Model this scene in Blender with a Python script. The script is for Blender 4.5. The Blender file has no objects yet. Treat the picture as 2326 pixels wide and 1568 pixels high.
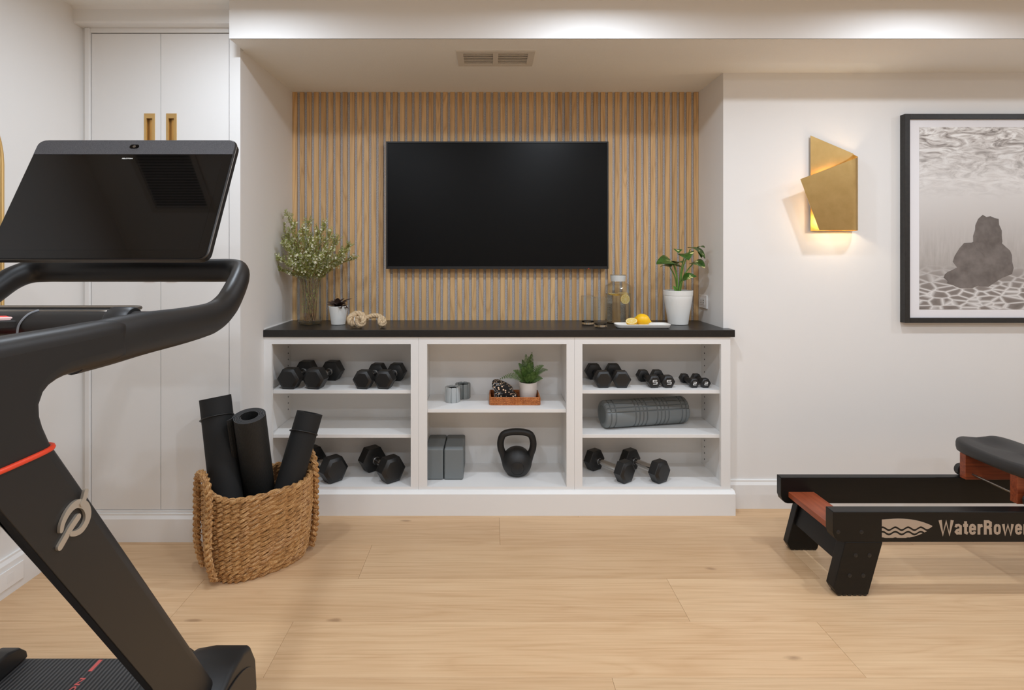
import bpy, bmesh, math, random
from mathutils import Vector, Matrix, Quaternion

# ------------------------------------------------------------------ camera
sc = bpy.context.scene
COL = sc.collection
F, CX, CY, H = 1240.0, 1113.0, 580.0, 1.282      # focal length in px, vanishing point, eye height
cam_d = bpy.data.cameras.new('camera'); cam = bpy.data.objects.new('camera', cam_d); COL.objects.link(cam)
cam.location = (0, 0, H); cam.rotation_euler = (math.pi/2, 0, 0)
cam_d.sensor_fit = 'HORIZONTAL'; cam_d.sensor_width = 36.0; cam_d.lens = F/2326*36
cam_d.shift_x = (1163-CX)/2326; cam_d.shift_y = -(784-CY)/2326
cam_d.clip_start = 0.05
sc.camera = cam
# ------------------------------------------------------------------ world, exposure
w = bpy.data.worlds.new('world'); sc.world = w; w.use_nodes = True
w.node_tree.nodes['Background'].inputs[0].default_value = (0.9, 0.93, 1, 1)
w.node_tree.nodes['Background'].inputs[1].default_value = 0.3
sc.view_settings.view_transform = 'Standard'; sc.view_settings.look = 'None'
sc.view_settings.gamma = 1; sc.view_settings.use_curve_mapping = False
sc.view_settings.exposure = 0.0
sc.cycles.transparent_max_bounces = 32; sc.cycles.diffuse_bounces = 8; sc.cycles.max_bounces = 16
CEIL = 2.373
LIGHT_W, LIGHT_C = 8.8, (0.895, 1.0, 1.125)
# ceiling downlights: x, y (the front row is what throws the beam's shadow line on the slats)
LIGHTS = [(-1.0, 1.90, .8), (0.44, 1.90, 1.05), (1.80, 1.90, .95), (3.2, 1.90, .8),
          (-0.72, 0.72, 1.0), (0.44, 0.72, 1.0), (1.80, 0.72, 1.0), (3.2, 0.72, .8),
          (-0.72, -0.5, 1.15), (0.44, -0.5, 1.0), (1.80, -0.5, 1.0)]
for i, (lx, ly, k) in enumerate(LIGHTS):
    ld = bpy.data.lights.new('downlight_lamp', 'AREA'); ld.shape = 'DISK'; ld.size = 0.10
    ld.energy = LIGHT_W*k; ld.color = LIGHT_C; ld.spread = math.radians(178)
    lo = bpy.data.objects.new('downlight_lamp', ld); COL.objects.link(lo); lo.location = (lx, ly, 2.347)

# ------------------------------------------------------------------ helpers
R = math.radians
def P(px, py, Y): return Vector(((px-CX)*Y/F, Y, H-(py-CY)*Y/F))
def XP(px, Y): return (px-CX)*Y/F
def ZP(py, Y): return H-(py-CY)*Y/F
def YF(py, z=0.0): return (H-z)*F/(py-CY)        # depth of a point of height z seen at row py
def lin(c): return tuple((x/255/12.92 if x/255 <= .04045 else ((x/255+.055)/1.055)**2.4) for x in c)

class MB:
    def __init__(s): s.v = []; s.f = []
    def add(s, v, f):
        o = len(s.v); s.v += [Vector(p) for p in v]; s.f += [tuple(i+o for i in q) for q in f]; return s
    def box(s, x0, y0, z0, x1, y1, z1):
        return s.add([(x0,y0,z0),(x1,y0,z0),(x1,y1,z0),(x0,y1,z0),(x0,y0,z1),(x1,y0,z1),(x1,y1,z1),(x0,y1,z1)],
                     [(0,3,2,1),(4,5,6,7),(0,1,5,4),(1,2,6,5),(2,3,7,6),(3,0,4,7)])
    def prism(s, poly, axis, a, b):
        n = len(poly)
        mk = {'x': lambda p, t: (t, p[0], p[1]), 'y': lambda p, t: (p[0], t, p[1]), 'z': lambda p, t: (p[0], p[1], t)}[axis]
        v = [mk(p, a) for p in poly]+[mk(p, b) for p in poly]
        f = [tuple(range(n)), tuple(range(2*n-1, n-1, -1))]+[(i, i+n, (i+1) % n+n, (i+1) % n) for i in range(n)]
        return s.add(v, f)
    def tube(s, pts, r, sides=8, closed=False, cap=True, up=None, flat=1.0):
        pts = [Vector(p) for p in pts]; n = len(pts)
        rr = r if isinstance(r, (list, tuple)) else [r]*n
        T = []
        for i in range(n):
            a = pts[(i-1) % n] if (closed or i > 0) else pts[i]; b = pts[(i+1) % n] if (closed or i < n-1) else pts[i]
            t = b-a; T.append(t.normalized() if t.length > 1e-9 else Vector((0,0,1)))
        ref = Vector(up) if up is not None else (Vector((0,0,1)) if abs(T[0].z) < .9 else Vector((1,0,0)))
        N = (ref-T[0]*ref.dot(T[0])).normalized(); v = []
        for i in range(n):
            if up is not None:
                N = (ref-T[i]*ref.dot(T[i])); N = N.normalized() if N.length > 1e-6 else Vector((1,0,0))
            else:
                N = N-T[i]*N.dot(T[i]); N = N.normalized() if N.length > 1e-6 else T[i].orthogonal().normalized()
            B = T[i].cross(N); q = rr[i]
            rn, rb = q if isinstance(q, (list, tuple)) else (q, q*flat)
            for k in range(sides):
                c = 2*math.pi*k/sides; v.append(pts[i]+N*(math.cos(c)*rn)+B*(math.sin(c)*rb))
        f = []
        for i in range(n if closed else n-1):
            j = (i+1) % n
            for k in range(sides):
                l = (k+1) % sides; f.append((i*sides+k, i*sides+l, j*sides+l, j*sides+k))
        if cap and not closed:
            f.append(tuple(range(sides-1, -1, -1))); f.append(tuple((n-1)*sides+k for k in range(sides)))
        return s.add(v, f)
    def lathe(s, prof, c=(0,0,0), segs=32, rib=None, cap=(True, True)):
        n = len(prof); v = []; f = []
        for (r, z) in prof:
            for k in range(segs):
                a = 2*math.pi*k/segs; q = r*(1+(rib(k, z) if rib else 0))
                v.append((c[0]+math.cos(a)*q, c[1]+math.sin(a)*q, c[2]+z))
        for i in range(n-1):
            for k in range(segs):
                l = (k+1) % segs; f.append((i*segs+k, i*segs+l, (i+1)*segs+l, (i+1)*segs+k))
        if cap[0]: f.append(tuple(range(segs-1, -1, -1)))
        if cap[1]: f.append(tuple((n-1)*segs+k for k in range(segs)))
        return s.add(v, f)
    def grid(s, nu, nv, fn, closed_u=False):
        v = [fn(i/(nu if closed_u else nu-1), j/(nv-1)) for j in range(nv) for i in range(nu)]
        f = []
        for j in range(nv-1):
            for i in range(nu if closed_u else nu-1):
                k = (i+1) % nu; f.append((j*nu+i, j*nu+k, (j+1)*nu+k, (j+1)*nu+i))
        return s.add(v, f)
    def xf(s, M):
        s.v = [M @ p for p in s.v]; return s

OFF = {}
def link(o, parent):
    COL.objects.link(o)
    if parent is not None: o.parent = parent
    return o
def obj(name, mb, m, parent=None, smooth=None, bevel=0, seg=2, off=None, solid=0, sub=0, split=0):
    base = OFF.get(parent.name, Vector()) if parent is not None else Vector()
    o_loc = Vector(off) if off is not None else Vector()
    d = base+o_loc
    me = bpy.data.meshes.new(name)
    me.from_pydata([tuple(p-d) for p in mb.v], [], mb.f)
    bm = bmesh.new(); bm.from_mesh(me); bmesh.ops.recalc_face_normals(bm, faces=bm.faces); bm.to_mesh(me); bm.free()
    me.update()
    o = bpy.data.objects.new(name, me)
    if m is not None: me.materials.append(m)
    link(o, parent); o.location = o_loc
    OFF[o.name] = d
    if smooth is not None:
        me.polygons.foreach_set('use_smooth', [True]*len(me.polygons))
        if smooth < 180: me.set_sharp_from_angle(angle=R(smooth))
    if solid:
        q = o.modifiers.new('solid', 'SOLIDIFY'); q.thickness = solid; q.offset = 0
    if split:
        q = o.modifiers.new('split', 'EDGE_SPLIT'); q.split_angle = R(split)
    if bevel:
        q = o.modifiers.new('bevel', 'BEVEL'); q.width = bevel; q.segments = seg; q.limit_method = 'ANGLE'; q.angle_limit = R(35)
        if smooth is None:
            me.polygons.foreach_set('use_smooth', [True]*len(me.polygons)); q.harden_normals = True
    if sub:
        q = o.modifiers.new('sub', 'SUBSURF'); q.levels = sub; q.render_levels = sub
    return o
def thing(name, label, cat, loc=(0,0,0), group=None):
    o = bpy.data.objects.new(name, None); o.empty_display_size = .05; COL.objects.link(o)
    o.location = loc; OFF[o.name] = Vector(loc); o['label'] = label; o['category'] = cat
    if group: o['group'] = group
    return o
def tag(o, label, cat, group=None):
    o['label'] = label; o['category'] = cat
    if group: o['group'] = group
    return o
def struct(o, label=None):
    o['kind'] = 'structure'
    if label: o['label'] = label
    return o
def catmull(pts, n=8, closed=False):
    pts = [Vector(p) for p in pts]; out = []; m = len(pts)
    for i in range(m if closed else m-1):
        g = lambda k: pts[k % m] if closed else pts[max(0, min(m-1, k))]
        p0, p1, p2, p3 = g(i-1), g(i), g(i+1), g(i+2)
        for j in range(n):
            t = j/n; out.append(.5*((2*p1)+(p2-p0)*t+(2*p0-5*p1+4*p2-p3)*t*t+(3*p1-p0-3*p2+p3)*t**3))
    if not closed: out.append(pts[-1])
    return out
def text_mesh(name, body, size, m, parent, M, extrude=.0006, bold=0.0, fit=None, shear=0, spacing=1.0):
    cu = bpy.data.curves.new('t', 'FONT'); cu.body = body; cu.size = size; cu.extrude = extrude; cu.offset = bold
    cu.shear = shear; cu.space_character = spacing; cu.align_x = 'LEFT'; cu.resolution_u = 4
    o = bpy.data.objects.new('t', cu); COL.objects.link(o)
    dg = bpy.context.evaluated_depsgraph_get(); me = bpy.data.meshes.new_from_object(o.evaluated_get(dg))
    bpy.data.objects.remove(o); bpy.data.curves.remove(cu)
    xs = [v.co.x for v in me.vertices]; ys = [v.co.y for v in me.vertices]
    x0, x1, y0, y1 = min(xs), max(xs), min(ys), max(ys)
    sx, sy = (fit[0]/(x1-x0), fit[1]/(y1-y0)) if fit else (1, 1)
    d = OFF.get(parent.name, Vector())
    for v in me.vertices:
        v.co = M @ Vector(((v.co.x-(x0+x1)/2)*sx, (v.co.y-(y0+y1)/2)*sy, v.co.z)) - d
    me.materials.clear(); me.materials.append(m)
    me.name = name
    o = bpy.data.objects.new(name, me); link(o, parent); OFF[o.name] = d
    return o

def ribbon(mb, pts, wd, y0, y1, miter=.62):
    """a flat stroke of constant width along a polyline in the x-z plane"""
    n_ = len(pts); L = []; Q = []
    for i in range(n_):
        p = Vector(pts[i]); d0 = (p-Vector(pts[i-1])).normalized() if i else None; d1 = (Vector(pts[i+1])-p).normalized() if i < n_-1 else None
        t = ((d0 or d1)+(d1 or d0)).normalized(); k = wd/max(miter, t.dot(d1 or d0)); nrm = Vector((-t.y, t.x))
        L.append(p+nrm*k); Q.append(p-nrm*k)
    for i in range(n_-1):
        e = len(mb.v)*6e-7; mb.prism([L[i], L[i+1], Q[i+1], Q[i]], 'y', y0-e, y1)

# ------------------------------------------------------------------ materials
def nmat(name):
    m = bpy.data.materials.new(name); m.use_nodes = True
    return m, m.node_tree, m.node_tree.nodes['Principled BSDF']
def N(t, typ, **kw):
    n = t.nodes.new(typ)
    for k, v in kw.items():
        if k in n.inputs: n.inputs[k].default_value = v
        else: setattr(n, k, v)
    return n
def ramp(t, fac, stops):
    r = t.nodes.new('ShaderNodeValToRGB'); e = r.color_ramp.elements
    while len(e) < len(stops): e.new(.5)
    for i, (p, c) in enumerate(stops): e[i].position = p; e[i].color = (*lin(c), 1)
    t.links.new(fac, r.inputs[0]); return r.outputs[0]
def coords(t, scale=(1,1,1), rnd=False):
    tc = N(t, 'ShaderNodeTexCoord'); mp = N(t, 'ShaderNodeMapping'); mp.inputs['Scale'].default_value = scale
    t.links.new(tc.outputs['Object'], mp.inputs['Vector'])
    if rnd:
        oi = N(t, 'ShaderNodeObjectInfo'); cb = N(t, 'ShaderNodeCombineXYZ')
        mu = N(t, 'ShaderNodeMath', operation='MULTIPLY'); mu.inputs[1].default_value = 37.0
        t.links.new(oi.outputs['Random'], mu.inputs[0])
        for k in range(3): t.links.new(mu.outputs[0], cb.inputs[k])
        t.links.new(cb.outputs[0], mp.inputs['Location'])
    return mp.outputs[0]
def noise(t, vec, scale, detail=3, rough=.5, dist=0):
    n = N(t, 'ShaderNodeTexNoise', Scale=scale, Detail=detail, Roughness=rough, Distortion=dist)
    if vec is not None: t.links.new(vec, n.inputs['Vector'])
    return n.outputs[0]
def bump(t, b, h, strength=.2, dist=.002):
    n = N(t, 'ShaderNodeBump', Strength=strength, Distance=dist); t.links.new(h, n.inputs['Height']); t.links.new(n.outputs[0], b.inputs['Normal'])
def mix(t, fac, a, b, blend='MIX'):
    n = t.nodes.new('ShaderNodeMix'); n.data_type = 'RGBA'; n.blend_type = blend
    for k, x in ((0, fac), (6, a), (7, b)):
        if hasattr(x, 'is_output'): t.links.new(x, n.inputs[k])
        elif k == 0: n.inputs[0].default_value = x
        else: n.inputs[k].default_value = (*lin(x), 1)
    return n.outputs[2]
def mat(name, c, rough=.5, metal=0, spec=.5, var=0, vs=40, bmp=0, bs=200, bd=.001, coat=0, sheen=0):
    m, t, b = nmat(name)
    b.inputs['Base Color'].default_value = (*lin(c), 1); b.inputs['Roughness'].default_value = rough
    b.inputs['Metallic'].default_value = metal; b.inputs['Specular IOR Level'].default_value = spec
    b.inputs['Coat Weight'].default_value = coat; b.inputs['Sheen Weight'].default_value = sheen
    if var:
        n = noise(t, coords(t), vs, 4)
        d = tuple(max(0, x-var) for x in c); u = tuple(min(255, x+var) for x in c)
        t.links.new(ramp(t, n, [(.3, d), (.7, u)]), b.inputs['Base Color'])
    if bmp: bump(t, b, noise(t, coords(t), bs, 3), bmp, bd)
    return m
def wood(name, axis, base, dark, light, rough=.45, fine=1.0, ring=1.0, scale=1.0, knots=False, rndtone=.12, grainmix=.55, spec=.5):
    """grain runs along the given axis; every object takes its own piece of the board"""
    m, t, b = nmat(name)
    st = {'x': (.55, 7, 7), 'z': (7, 7, .55), 'y': (7, .55, 7)}[axis]
    st = tuple(s*scale for s in st)
    v = coords(t, st, True)
    n1 = noise(t, v, 1.6, 2, .5, .6)
    # growth rings: contour lines of a soft field
    mul = N(t, 'ShaderNodeMath', operation='MULTIPLY'); mul.inputs[1].default_value = 16*ring; t.links.new(n1, mul.inputs[0])
    pp = N(t, 'ShaderNodeMath', operation='PINGPONG'); pp.inputs[1].default_value = 1.0; t.links.new(mul.outputs[0], pp.inputs[0])
    fs = {'x': (3, 130, 130), 'z': (130, 130, 3), 'y': (130, 3, 130)}[axis]
    vf = coords(t, tuple(s*fine for s in fs), True)
    n2 = noise(t, vf, 1.0, 4, .6)
    n3 = noise(t, v, .35, 2, .5)
    c1 = ramp(t, pp.outputs[0], [(0, dark), (.35, base), (1, light)])
    c2 = ramp(t, n2, [(.3, dark), (.5, base), (.75, light)])
    c = mix(t, grainmix, c1, c2)
    c = mix(t, .35, c, ramp(t, n3, [(.3, dark), (.5, base), (.7, light)]))
    oi = N(t, 'ShaderNodeObjectInfo')
    hsv = N(t, 'ShaderNodeHueSaturation'); t.links.new(c, hsv.inputs['Color'])
    mr = N(t, 'ShaderNodeMapRange'); mr.inputs[3].default_value = 1-rndtone; mr.inputs[4].default_value = 1+rndtone
    t.links.new(oi.outputs['Random'], mr.inputs[0]); t.links.new(mr.outputs[0], hsv.inputs['Value'])
    c = hsv.outputs[0]
    if knots:
        vk = coords(t, (1.3, 3.2, 1), True)
        vo = N(t, 'ShaderNodeTexVoronoi', Scale=.75, voronoi_dimensions='2D'); t.links.new(vk, vo.inputs['Vector'])
        nk = noise(t, coords(t, (14, 40, 1), True), 1.0, 3)
        sm = N(t, 'ShaderNodeMath', operation='MULTIPLY_ADD'); sm.inputs[1].default_value = .06; t.links.new(nk, sm.inputs[0]); t.links.new(vo.outputs['Distance'], sm.inputs[2])
        kf = ramp(t, sm.outputs[0], [(.036, (190, 190, 190)), (.058, (0, 0, 0))])
        c = mix(t, kf, c, (118, 84, 56))
    t.links.new(c, b.inputs['Base Color']); b.inputs['Roughness'].default_value = rough; b.inputs['Specular IOR Level'].default_value = spec
    bump(t, b, n2, .06, .0008)
    return m
M = {}
M['wall'] = mat('painted_wall', (230, 228, 225), .6, spec=.3, bmp=.05, bs=350, bd=.0006)
M['soffit'] = mat('textured_ceiling', (237, 236, 232), .7, spec=.2, bmp=.45, bs=160, bd=.003)
M['trim'] = mat('painted_trim', (233, 232, 230), .38, spec=.4)
M['cab'] = mat('cabinet_paint', (232, 231, 229), .4, spec=.4)
M['floor'] = wood('oak_plank', 'x', (208, 172, 132), (184, 144, 103), (221, 190, 151), .42, ring=1.1, scale=.75, knots=True, rndtone=.065, grainmix=.7)
M['slat'] = wood('oak_slat', 'z', (206, 167, 116), (158, 116, 68), (224, 188, 138), .5, fine=1.2, scale=1.1, ring=1.2, rndtone=.08, grainmix=.45)
M['cherry'] = wood('cherry', 'y', (140, 66, 38), (96, 38, 20), (168, 86, 50), .4, rndtone=.03)
M['cherry_x'] = wood('cherry_long', 'x', (140, 66, 36), (92, 36, 18), (172, 86, 46), .4, scale=1.4, rndtone=.03)
M['black_wood'] = wood('black_ash', 'x', (17, 16, 15), (11, 10, 10), (22, 20, 18), .4, rndtone=.02, spec=.3)
M['subfloor'] = mat('subfloor', (120, 92, 64), .8)
def felt():
    m, t, b = nmat('grey_felt'); n = noise(t, coords(t), 420, 3, .7)
    t.links.new(ramp(t, n, [(.36, (96, 96, 99)), (.5, (190, 190, 192)), (.64, (240, 240, 241))]), b.inputs['Base Color'])
    b.inputs['Roughness'].default_value = .95; bump(t, b, n, .4, .002); return m
M['felt'] = felt()
def stone():
    m, t, b = nmat('black_stone'); n = noise(t, coords(t), 60, 6, .7); n2 = noise(t, coords(t), 420, 2, .6)
    c = mix(t, .35, ramp(t, n, [(.35, (16, 15, 15)), (.62, (30, 28, 28)), (.8, (66, 63, 61))]), ramp(t, n2, [(.4, (14, 13, 13)), (.7, (54, 50, 48))]))
    t.links.new(c, b.inputs['Base Color']); b.inputs['Roughness'].default_value = .3; b.inputs['Specular IOR Level'].default_value = .5
    bump(t, b, n, .08, .002); return m
M['stone'] = stone()
M['tv_screen'] = mat('tv_panel', (7, 7, 7), .35, spec=.16)
M['black_plastic'] = mat('black_plastic', (20, 20, 21), .42)
M['tread'] = mat('treadmill_shell', (27, 25, 24), .44, spec=.5, bmp=.03, bs=900, bd=.0003)
M['tread_dark'] = mat('treadmill_dark', (26, 26, 27), .45, bmp=.06, bs=700, bd=.0004)
M['screen_glass'] = mat('screen_glass', (6, 6, 7), .04, spec=.5)
M['screen_bezel'] = mat('screen_bezel', (3, 3, 4), .05, spec=.5)
M['mesh_cloth'] = mat('speaker_cloth', (78, 77, 80), .8, var=22, vs=900)
M['gunmetal'] = mat('gunmetal', (150, 143, 134), .3, metal=.9)
M['chrome'] = mat('chrome', (205, 203, 200), .18, metal=1)
M['steel'] = mat('steel_ring', (150, 150, 150), .35, metal=1)
M['emblem'] = mat('emblem_metal', (186, 176, 162), .3, metal=.5)
M['dark_metal'] = mat('dark_metal', (84, 79, 74), .35, metal=.9)
M['orange'] = mat('orange_red', (226, 66, 34), .4)
M['red'] = mat('stop_red', (222, 58, 50), .35)
M['redclip'] = mat('clip_red', (190, 18, 16), .4)
M['pinkwhite'] = mat('button_rim', (225, 190, 185), .4)
M['white_paint'] = mat('white_print', (236, 236, 234), .5)
M['tan_print'] = mat('tan_print', (176, 158, 140), .5)
M['belt_print'] = mat('belt_print', (196, 88, 84), .7)
M['rubber'] = mat('black_rubber', (22, 22, 22), .42, spec=.55, bmp=.05, bs=500, bd=.0004)
M['castiron'] = mat('cast_iron', (30, 29, 28), .5, spec=.45, bmp=.12, bs=300, bd=.0006)
M['foam_grey'] = mat('grey_foam', (118, 123, 124), .62, spec=.3, bmp=.1, bs=260, bd=.0006)
M['silver'] = mat('silver_grey', (172, 176, 176), .45)
M['weight_grey'] = mat('weight_grey', (132, 137, 136), .5)
M['brass'] = mat('brushed_brass', (208, 174, 114), .34, metal=1, var=5, vs=25)
M['brass_dull'] = mat('satin_brass', (226, 190, 128), .45, metal=1)
M['ceramic'] = mat('white_ceramic', (232, 232, 228), .35)
M['ceramic_soft'] = mat('pale_ceramic', (222, 216, 210), .5)
M['soil'] = mat('soil', (52, 38, 30), .95, var=20, vs=200, bmp=.6, bs=120, bd=.01)
M['plate'] = mat('outlet_plastic', (236, 235, 233), .35)
M['dark_hole'] = mat('dark_hole', (18, 17, 16), .8)
M['matblack'] = mat('yoga_mat', (34, 34, 34), .72, spec=.3, bmp=.15, bs=420, bd=.0008)
M['matgrey'] = mat('yoga_mat_edge', (66, 66, 67), .8)
M['frame_black'] = mat('frame_black', (34, 32, 30), .5, var=5, vs=60)
M['paper'] = mat('mat_board', (232, 230, 232), .8)
M['seat_pad'] = mat('seat_pad', (44, 42, 41), .5, bmp=.08, bs=300, bd=.0005)
M['leaf_dark'] = mat('purple_leaf', (70, 54, 48), .4, var=16, vs=60)
M['stem_green'] = mat('green_stem', (108, 150, 66), .5)
M['twig'] = mat('twig', (134, 102, 70), .8)
M['fern'] = mat('fern_green', (72, 104, 40), .55, var=22, vs=80)
M['needle'] = mat('wax_leaf', (152, 160, 80), .55, var=24, vs=50)
M['petal'] = mat('petal', (238, 234, 208), .6)
M['rope'] = mat('jute_rope', (198, 174, 140), .85, var=22, vs=160, bmp=.5, bs=500, bd=.001)
M['lemon'] = mat('lemon_peel', (246, 194, 22), .4, bmp=.25, bs=260, bd=.001)
M['lemon_pith'] = mat('lemon_pith', (244, 228, 176), .5)
M['lemon_flesh'] = mat('lemon_flesh', (236, 206, 112), .3)
M['lens'] = None
def straw(name, a, b_, c):
    m, t, b = nmat(name)
    g = N(t, 'ShaderNodeNewGeometry')
    n = noise(t, coords(t, (1, 1, 2.4)), 34, 4, .65); n2 = noise(t, coords(t), 210, 3, .6)
    col = mix(t, .5, ramp(t, n, [(.28, a), (.5, b_), (.74, c)]), ramp(t, n2, [(.3, a), (.5, b_), (.7, c)]))
    t.links.new(col, b.inputs['Base Color']); b.inputs['Roughness'].default_value = .6
    bump(t, b, n2, .2, .001); return m
M['straw'] = straw('seagrass', (98, 62, 30), (182, 134, 80), (226, 188, 132))
M['straw_in'] = mat('seagrass_inner', (112, 74, 38), .8)
M['rattan'] = straw('rattan', (112, 56, 22), (180, 104, 50), (216, 148, 86))
def glass(name, tint=(255,255,255), fres=1.45):
    m, t, b = nmat(name)
    tr = N(t, 'ShaderNodeBsdfTransparent'); tr.inputs[0].default_value = (*lin(tint), 1)
    gl = N(t, 'ShaderNodeBsdfGlossy'); gl.inputs['Roughness'].default_value = .03
    lw = N(t, 'ShaderNodeLayerWeight'); lw.inputs[0].default_value = .5
    pw = N(t, 'ShaderNodeMath', operation='POWER'); pw.inputs[1].default_value = 3.0; t.links.new(lw.outputs['Facing'], pw.inputs[0])
    fr = N(t, 'ShaderNodeMath', operation='MULTIPLY_ADD'); fr.inputs[1].default_value = .8; fr.inputs[2].default_value = .06; t.links.new(pw.outputs[0], fr.inputs[0])
    mx = N(t, 'ShaderNodeMixShader'); t.links.new(fr.outputs[0], mx.inputs[0]); t.links.new(tr.outputs[0], mx.inputs[1]); t.links.new(gl.outputs[0], mx.inputs[2])
    t.links.new(mx.outputs[0], t.nodes['Material Output'].inputs[0]); return m
M['glass'] = glass('thin_glass', (246, 248, 247))
def rglass(name, ior, tint):
    m, t, b = nmat(name); b.inputs['Base Color'].default_value = (*lin(tint), 1); b.inputs['Roughness'].default_value = 0.01
    b.inputs['Transmission Weight'].default_value = 1; b.inputs['IOR'].default_value = ior; return m
M['thick_glass'] = rglass('thick_glass', 1.5, (250, 252, 251))
M['water'] = rglass('lemon_water', 1.12, (251, 250, 244))
def emit(name, c, s):
    m, t, b = nmat(name); e = N(t, 'ShaderNodeEmission', Strength=s); e.inputs[0].default_value = (*c, 1)
    t.links.new(e.outputs[0], t.nodes['Material Output'].inputs[0]); return m
M['lens'] = emit('lamp_lens', LIGHT_C, 8)
M['bulb'] = emit('warm_bulb', (1, .74, .42), 30)
def mirror():
    m, t, b = nmat('mirror_glass'); b.inputs['Base Color'].default_value = (.9, .92, .91, 1); b.inputs['Metallic'].default_value = 1; b.inputs['Roughness'].default_value = .02; return m
M['mirror'] = mirror()
# ================================================================== the room
XL, XR, YB, YN = -1.83, 4.3, 3.12, -2.7      # left wall, right wall, niche back, wall behind the camera
YW = 2.774                                    # right part of the far wall
YC = 2.455                                    # closet front
SOF = 2.2095; YBEAM = 2.338
NL, NR = -1.1225, 1.185                       # niche side walls
fl = struct(obj('floor', MB().box(XL-.1, YN-.1, -.08, XR+.1, YB+.1, -.012), M['subfloor']), 'light oak plank floor')
# planks, row by row; the joints seen in the photograph are kept
PW, PL = .2535, 1.83
known = {0: .045, 1: -.522, 2: .70, 3: 1.142, 4: .37}
random.seed(5)
y1 = 2.416+PW
row = 0
rows = []
yy = y1+PW*2
while yy > YN: rows.append(yy); yy -= PW
for ri, yt in enumerate(rows):
    k = ri-2
    j = known.get(k, random.uniform(-.9, .9))
    y0 = yt-PW
    if yt > YB: yt = YB
    if y0 >= YB: continue
    xs = [j+n*PL for n in range(-4, 5)]
    for a, b in zip(xs[:-1], xs[1:]):
        a, b = max(a, XL), min(b, XR)
        if b-a < .02: continue
        # boards under the built-in and the wall masses are not laid
        if y0 > YW and a > NR: continue
        g = .00025
        cx, cy = (a+b)/2, (y0+yt)/2
        mb = MB().box(a+g, max(y0, YN)+g, -.012, b-g, yt-g, 0)
        obj('plank', mb, M['floor'], fl, off=(cx, cy, 0), bevel=.0006, seg=1)

struct(obj('ceiling', MB().box(XL-.1, YN-.1, CEIL, XR+.1, YB+.1, CEIL+.1), M['soffit']), 'white ceiling')
struct(obj('wall_left', MB().box(XL-.12, YN-.1, 0, XL, YB+.1, CEIL), M['wall']), 'white left wall beside the treadmill')
struct(obj('wall_right', MB().box(XR, YN-.1, 0, XR+.12, YB+.1, CEIL), M['wall']), 'white right side wall')
struct(obj('wall_front', MB().box(XL, YN-.12, 0, XR, YN, CEIL), M['wall']), 'white wall behind the viewer')
struct(obj('wall_back', MB().box(NL-.02, YB, 0, NR+.02, YB+.12, CEIL), M['wall']), 'white wall at the back of the niche')
struct(obj('wall_niche', MB().box(NR, YW, 0, XR, YB+.12, CEIL), M['wall']), 'off-white far wall carrying the sconce and framed print')
struct(obj('wall_return', MB().box(NL-.05, YC+.014, 0, NL, YB+.12, SOF), M['wall']), 'white return wall on the left of the niche')
struct(obj('beam', MB().box(NL+.0065, YBEAM, SOF, XR, YB+.1, CEIL).box(NL-.05, YC+.021, SOF, NL+.0065, YB+.1, CEIL), M['soffit']), 'white dropped ceiling beam with textured underside')
bf = struct(obj('trim_1', MB().box(NL+.0065, YBEAM-.002, SOF, XR, YBEAM+.004, CEIL), M['wall']), 'smooth white front of the ceiling beam')

def skirting(name, x0, y0, x1, y1, h, axis, label):
    """a baseboard with a bevelled top; runs along the axis, thickness toward the room"""
    if axis == 'x':
        prof = [(y1, 0), (y0, 0), (y0, h-.022), (y0+.007, h-.008), (y0+.007, h), (y1, h)]
        o = obj(name, MB().prism(prof, 'x', x0, x1), M['trim'])
    else:
        prof = [(x0, 0), (x1, 0), (x1, h-.022), (x1-.007, h-.008), (x1-.007, h), (x0, h)]
        o = obj(name, MB().prism(prof, 'y', y0, y1), M['trim'])
    return struct(o, label)
skirting('baseboard_right', 1.2095, YW-.016, XR, YW, .142, 'x', 'white baseboard below the framed print')
skirting('baseboard_left', XL, YN, XL+.016, YC-.018, .142, 'y', 'white baseboard along the left wall')
skirting('baseboard_closet', XL, YC-.0175, NL-.004, YC+.012, .124, 'x', 'white plinth below the closet doors')
# outlet cover on the left baseboard
op = thing('outlet_cover', 'small white outlet plate on the left baseboard behind the treadmill', 'outlet', (XL+.017, 2.05, .03))
obj('plate', MB().box(XL+.0165, 2.0, .03, XL+.021, 2.12, .1), M['plate'], op, bevel=.002)
obj('socket', MB().box(XL+.0205, 2.045, .048, XL+.0215, 2.075, .082), M['trim'], op)

# ------------------------------------------------------------------ closet
cz0, cz1 = .124, ZP(62, YC-.012)
cl = struct(obj('trim_2', MB().box(XL, YC-.002, cz0, XP(196, YC)-.0005, YC+.02, cz1), M['trim']), 'white frame of the closet')
obj('stile', MB().box(XP(196, YC), YC-.012, cz0, XP(207, YC), YC+.02, cz1), M['trim'], cl, bevel=.003)
obj('stile', MB().box(XP(521.5, YC), YC-.002, cz0, NL+.0005, YC+.02, cz1), M['trim'], cl, bevel=.001)
obj('rail', MB().box(XP(207, YC), YC-.006, ZP(75, YC), XP(520.5, YC), YC+.02, cz1), M['trim'], cl, bevel=.001)
obj('rail', MB().box(XP(207, YC), YC-.004, cz0, XP(520.5, YC), YC+.02, ZP(1159, YC)), M['trim'], cl, bevel=.001)
obj('back_panel', MB().box(XL, YC+.05, 0, NL-.051, YC+.06, cz1), M['dark_hole'], cl)
cr = struct(obj('trim_3', MB().prism([(YC+.02, cz1), (YC-.055, cz1), (YC-.06, cz1+.008), (YC-.06, CEIL-.012), (YC-.075, CEIL-.0), (YC+.02, CEIL)], 'x', XL, NL+.006), M['trim']), 'white crown board above the closet')
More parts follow.
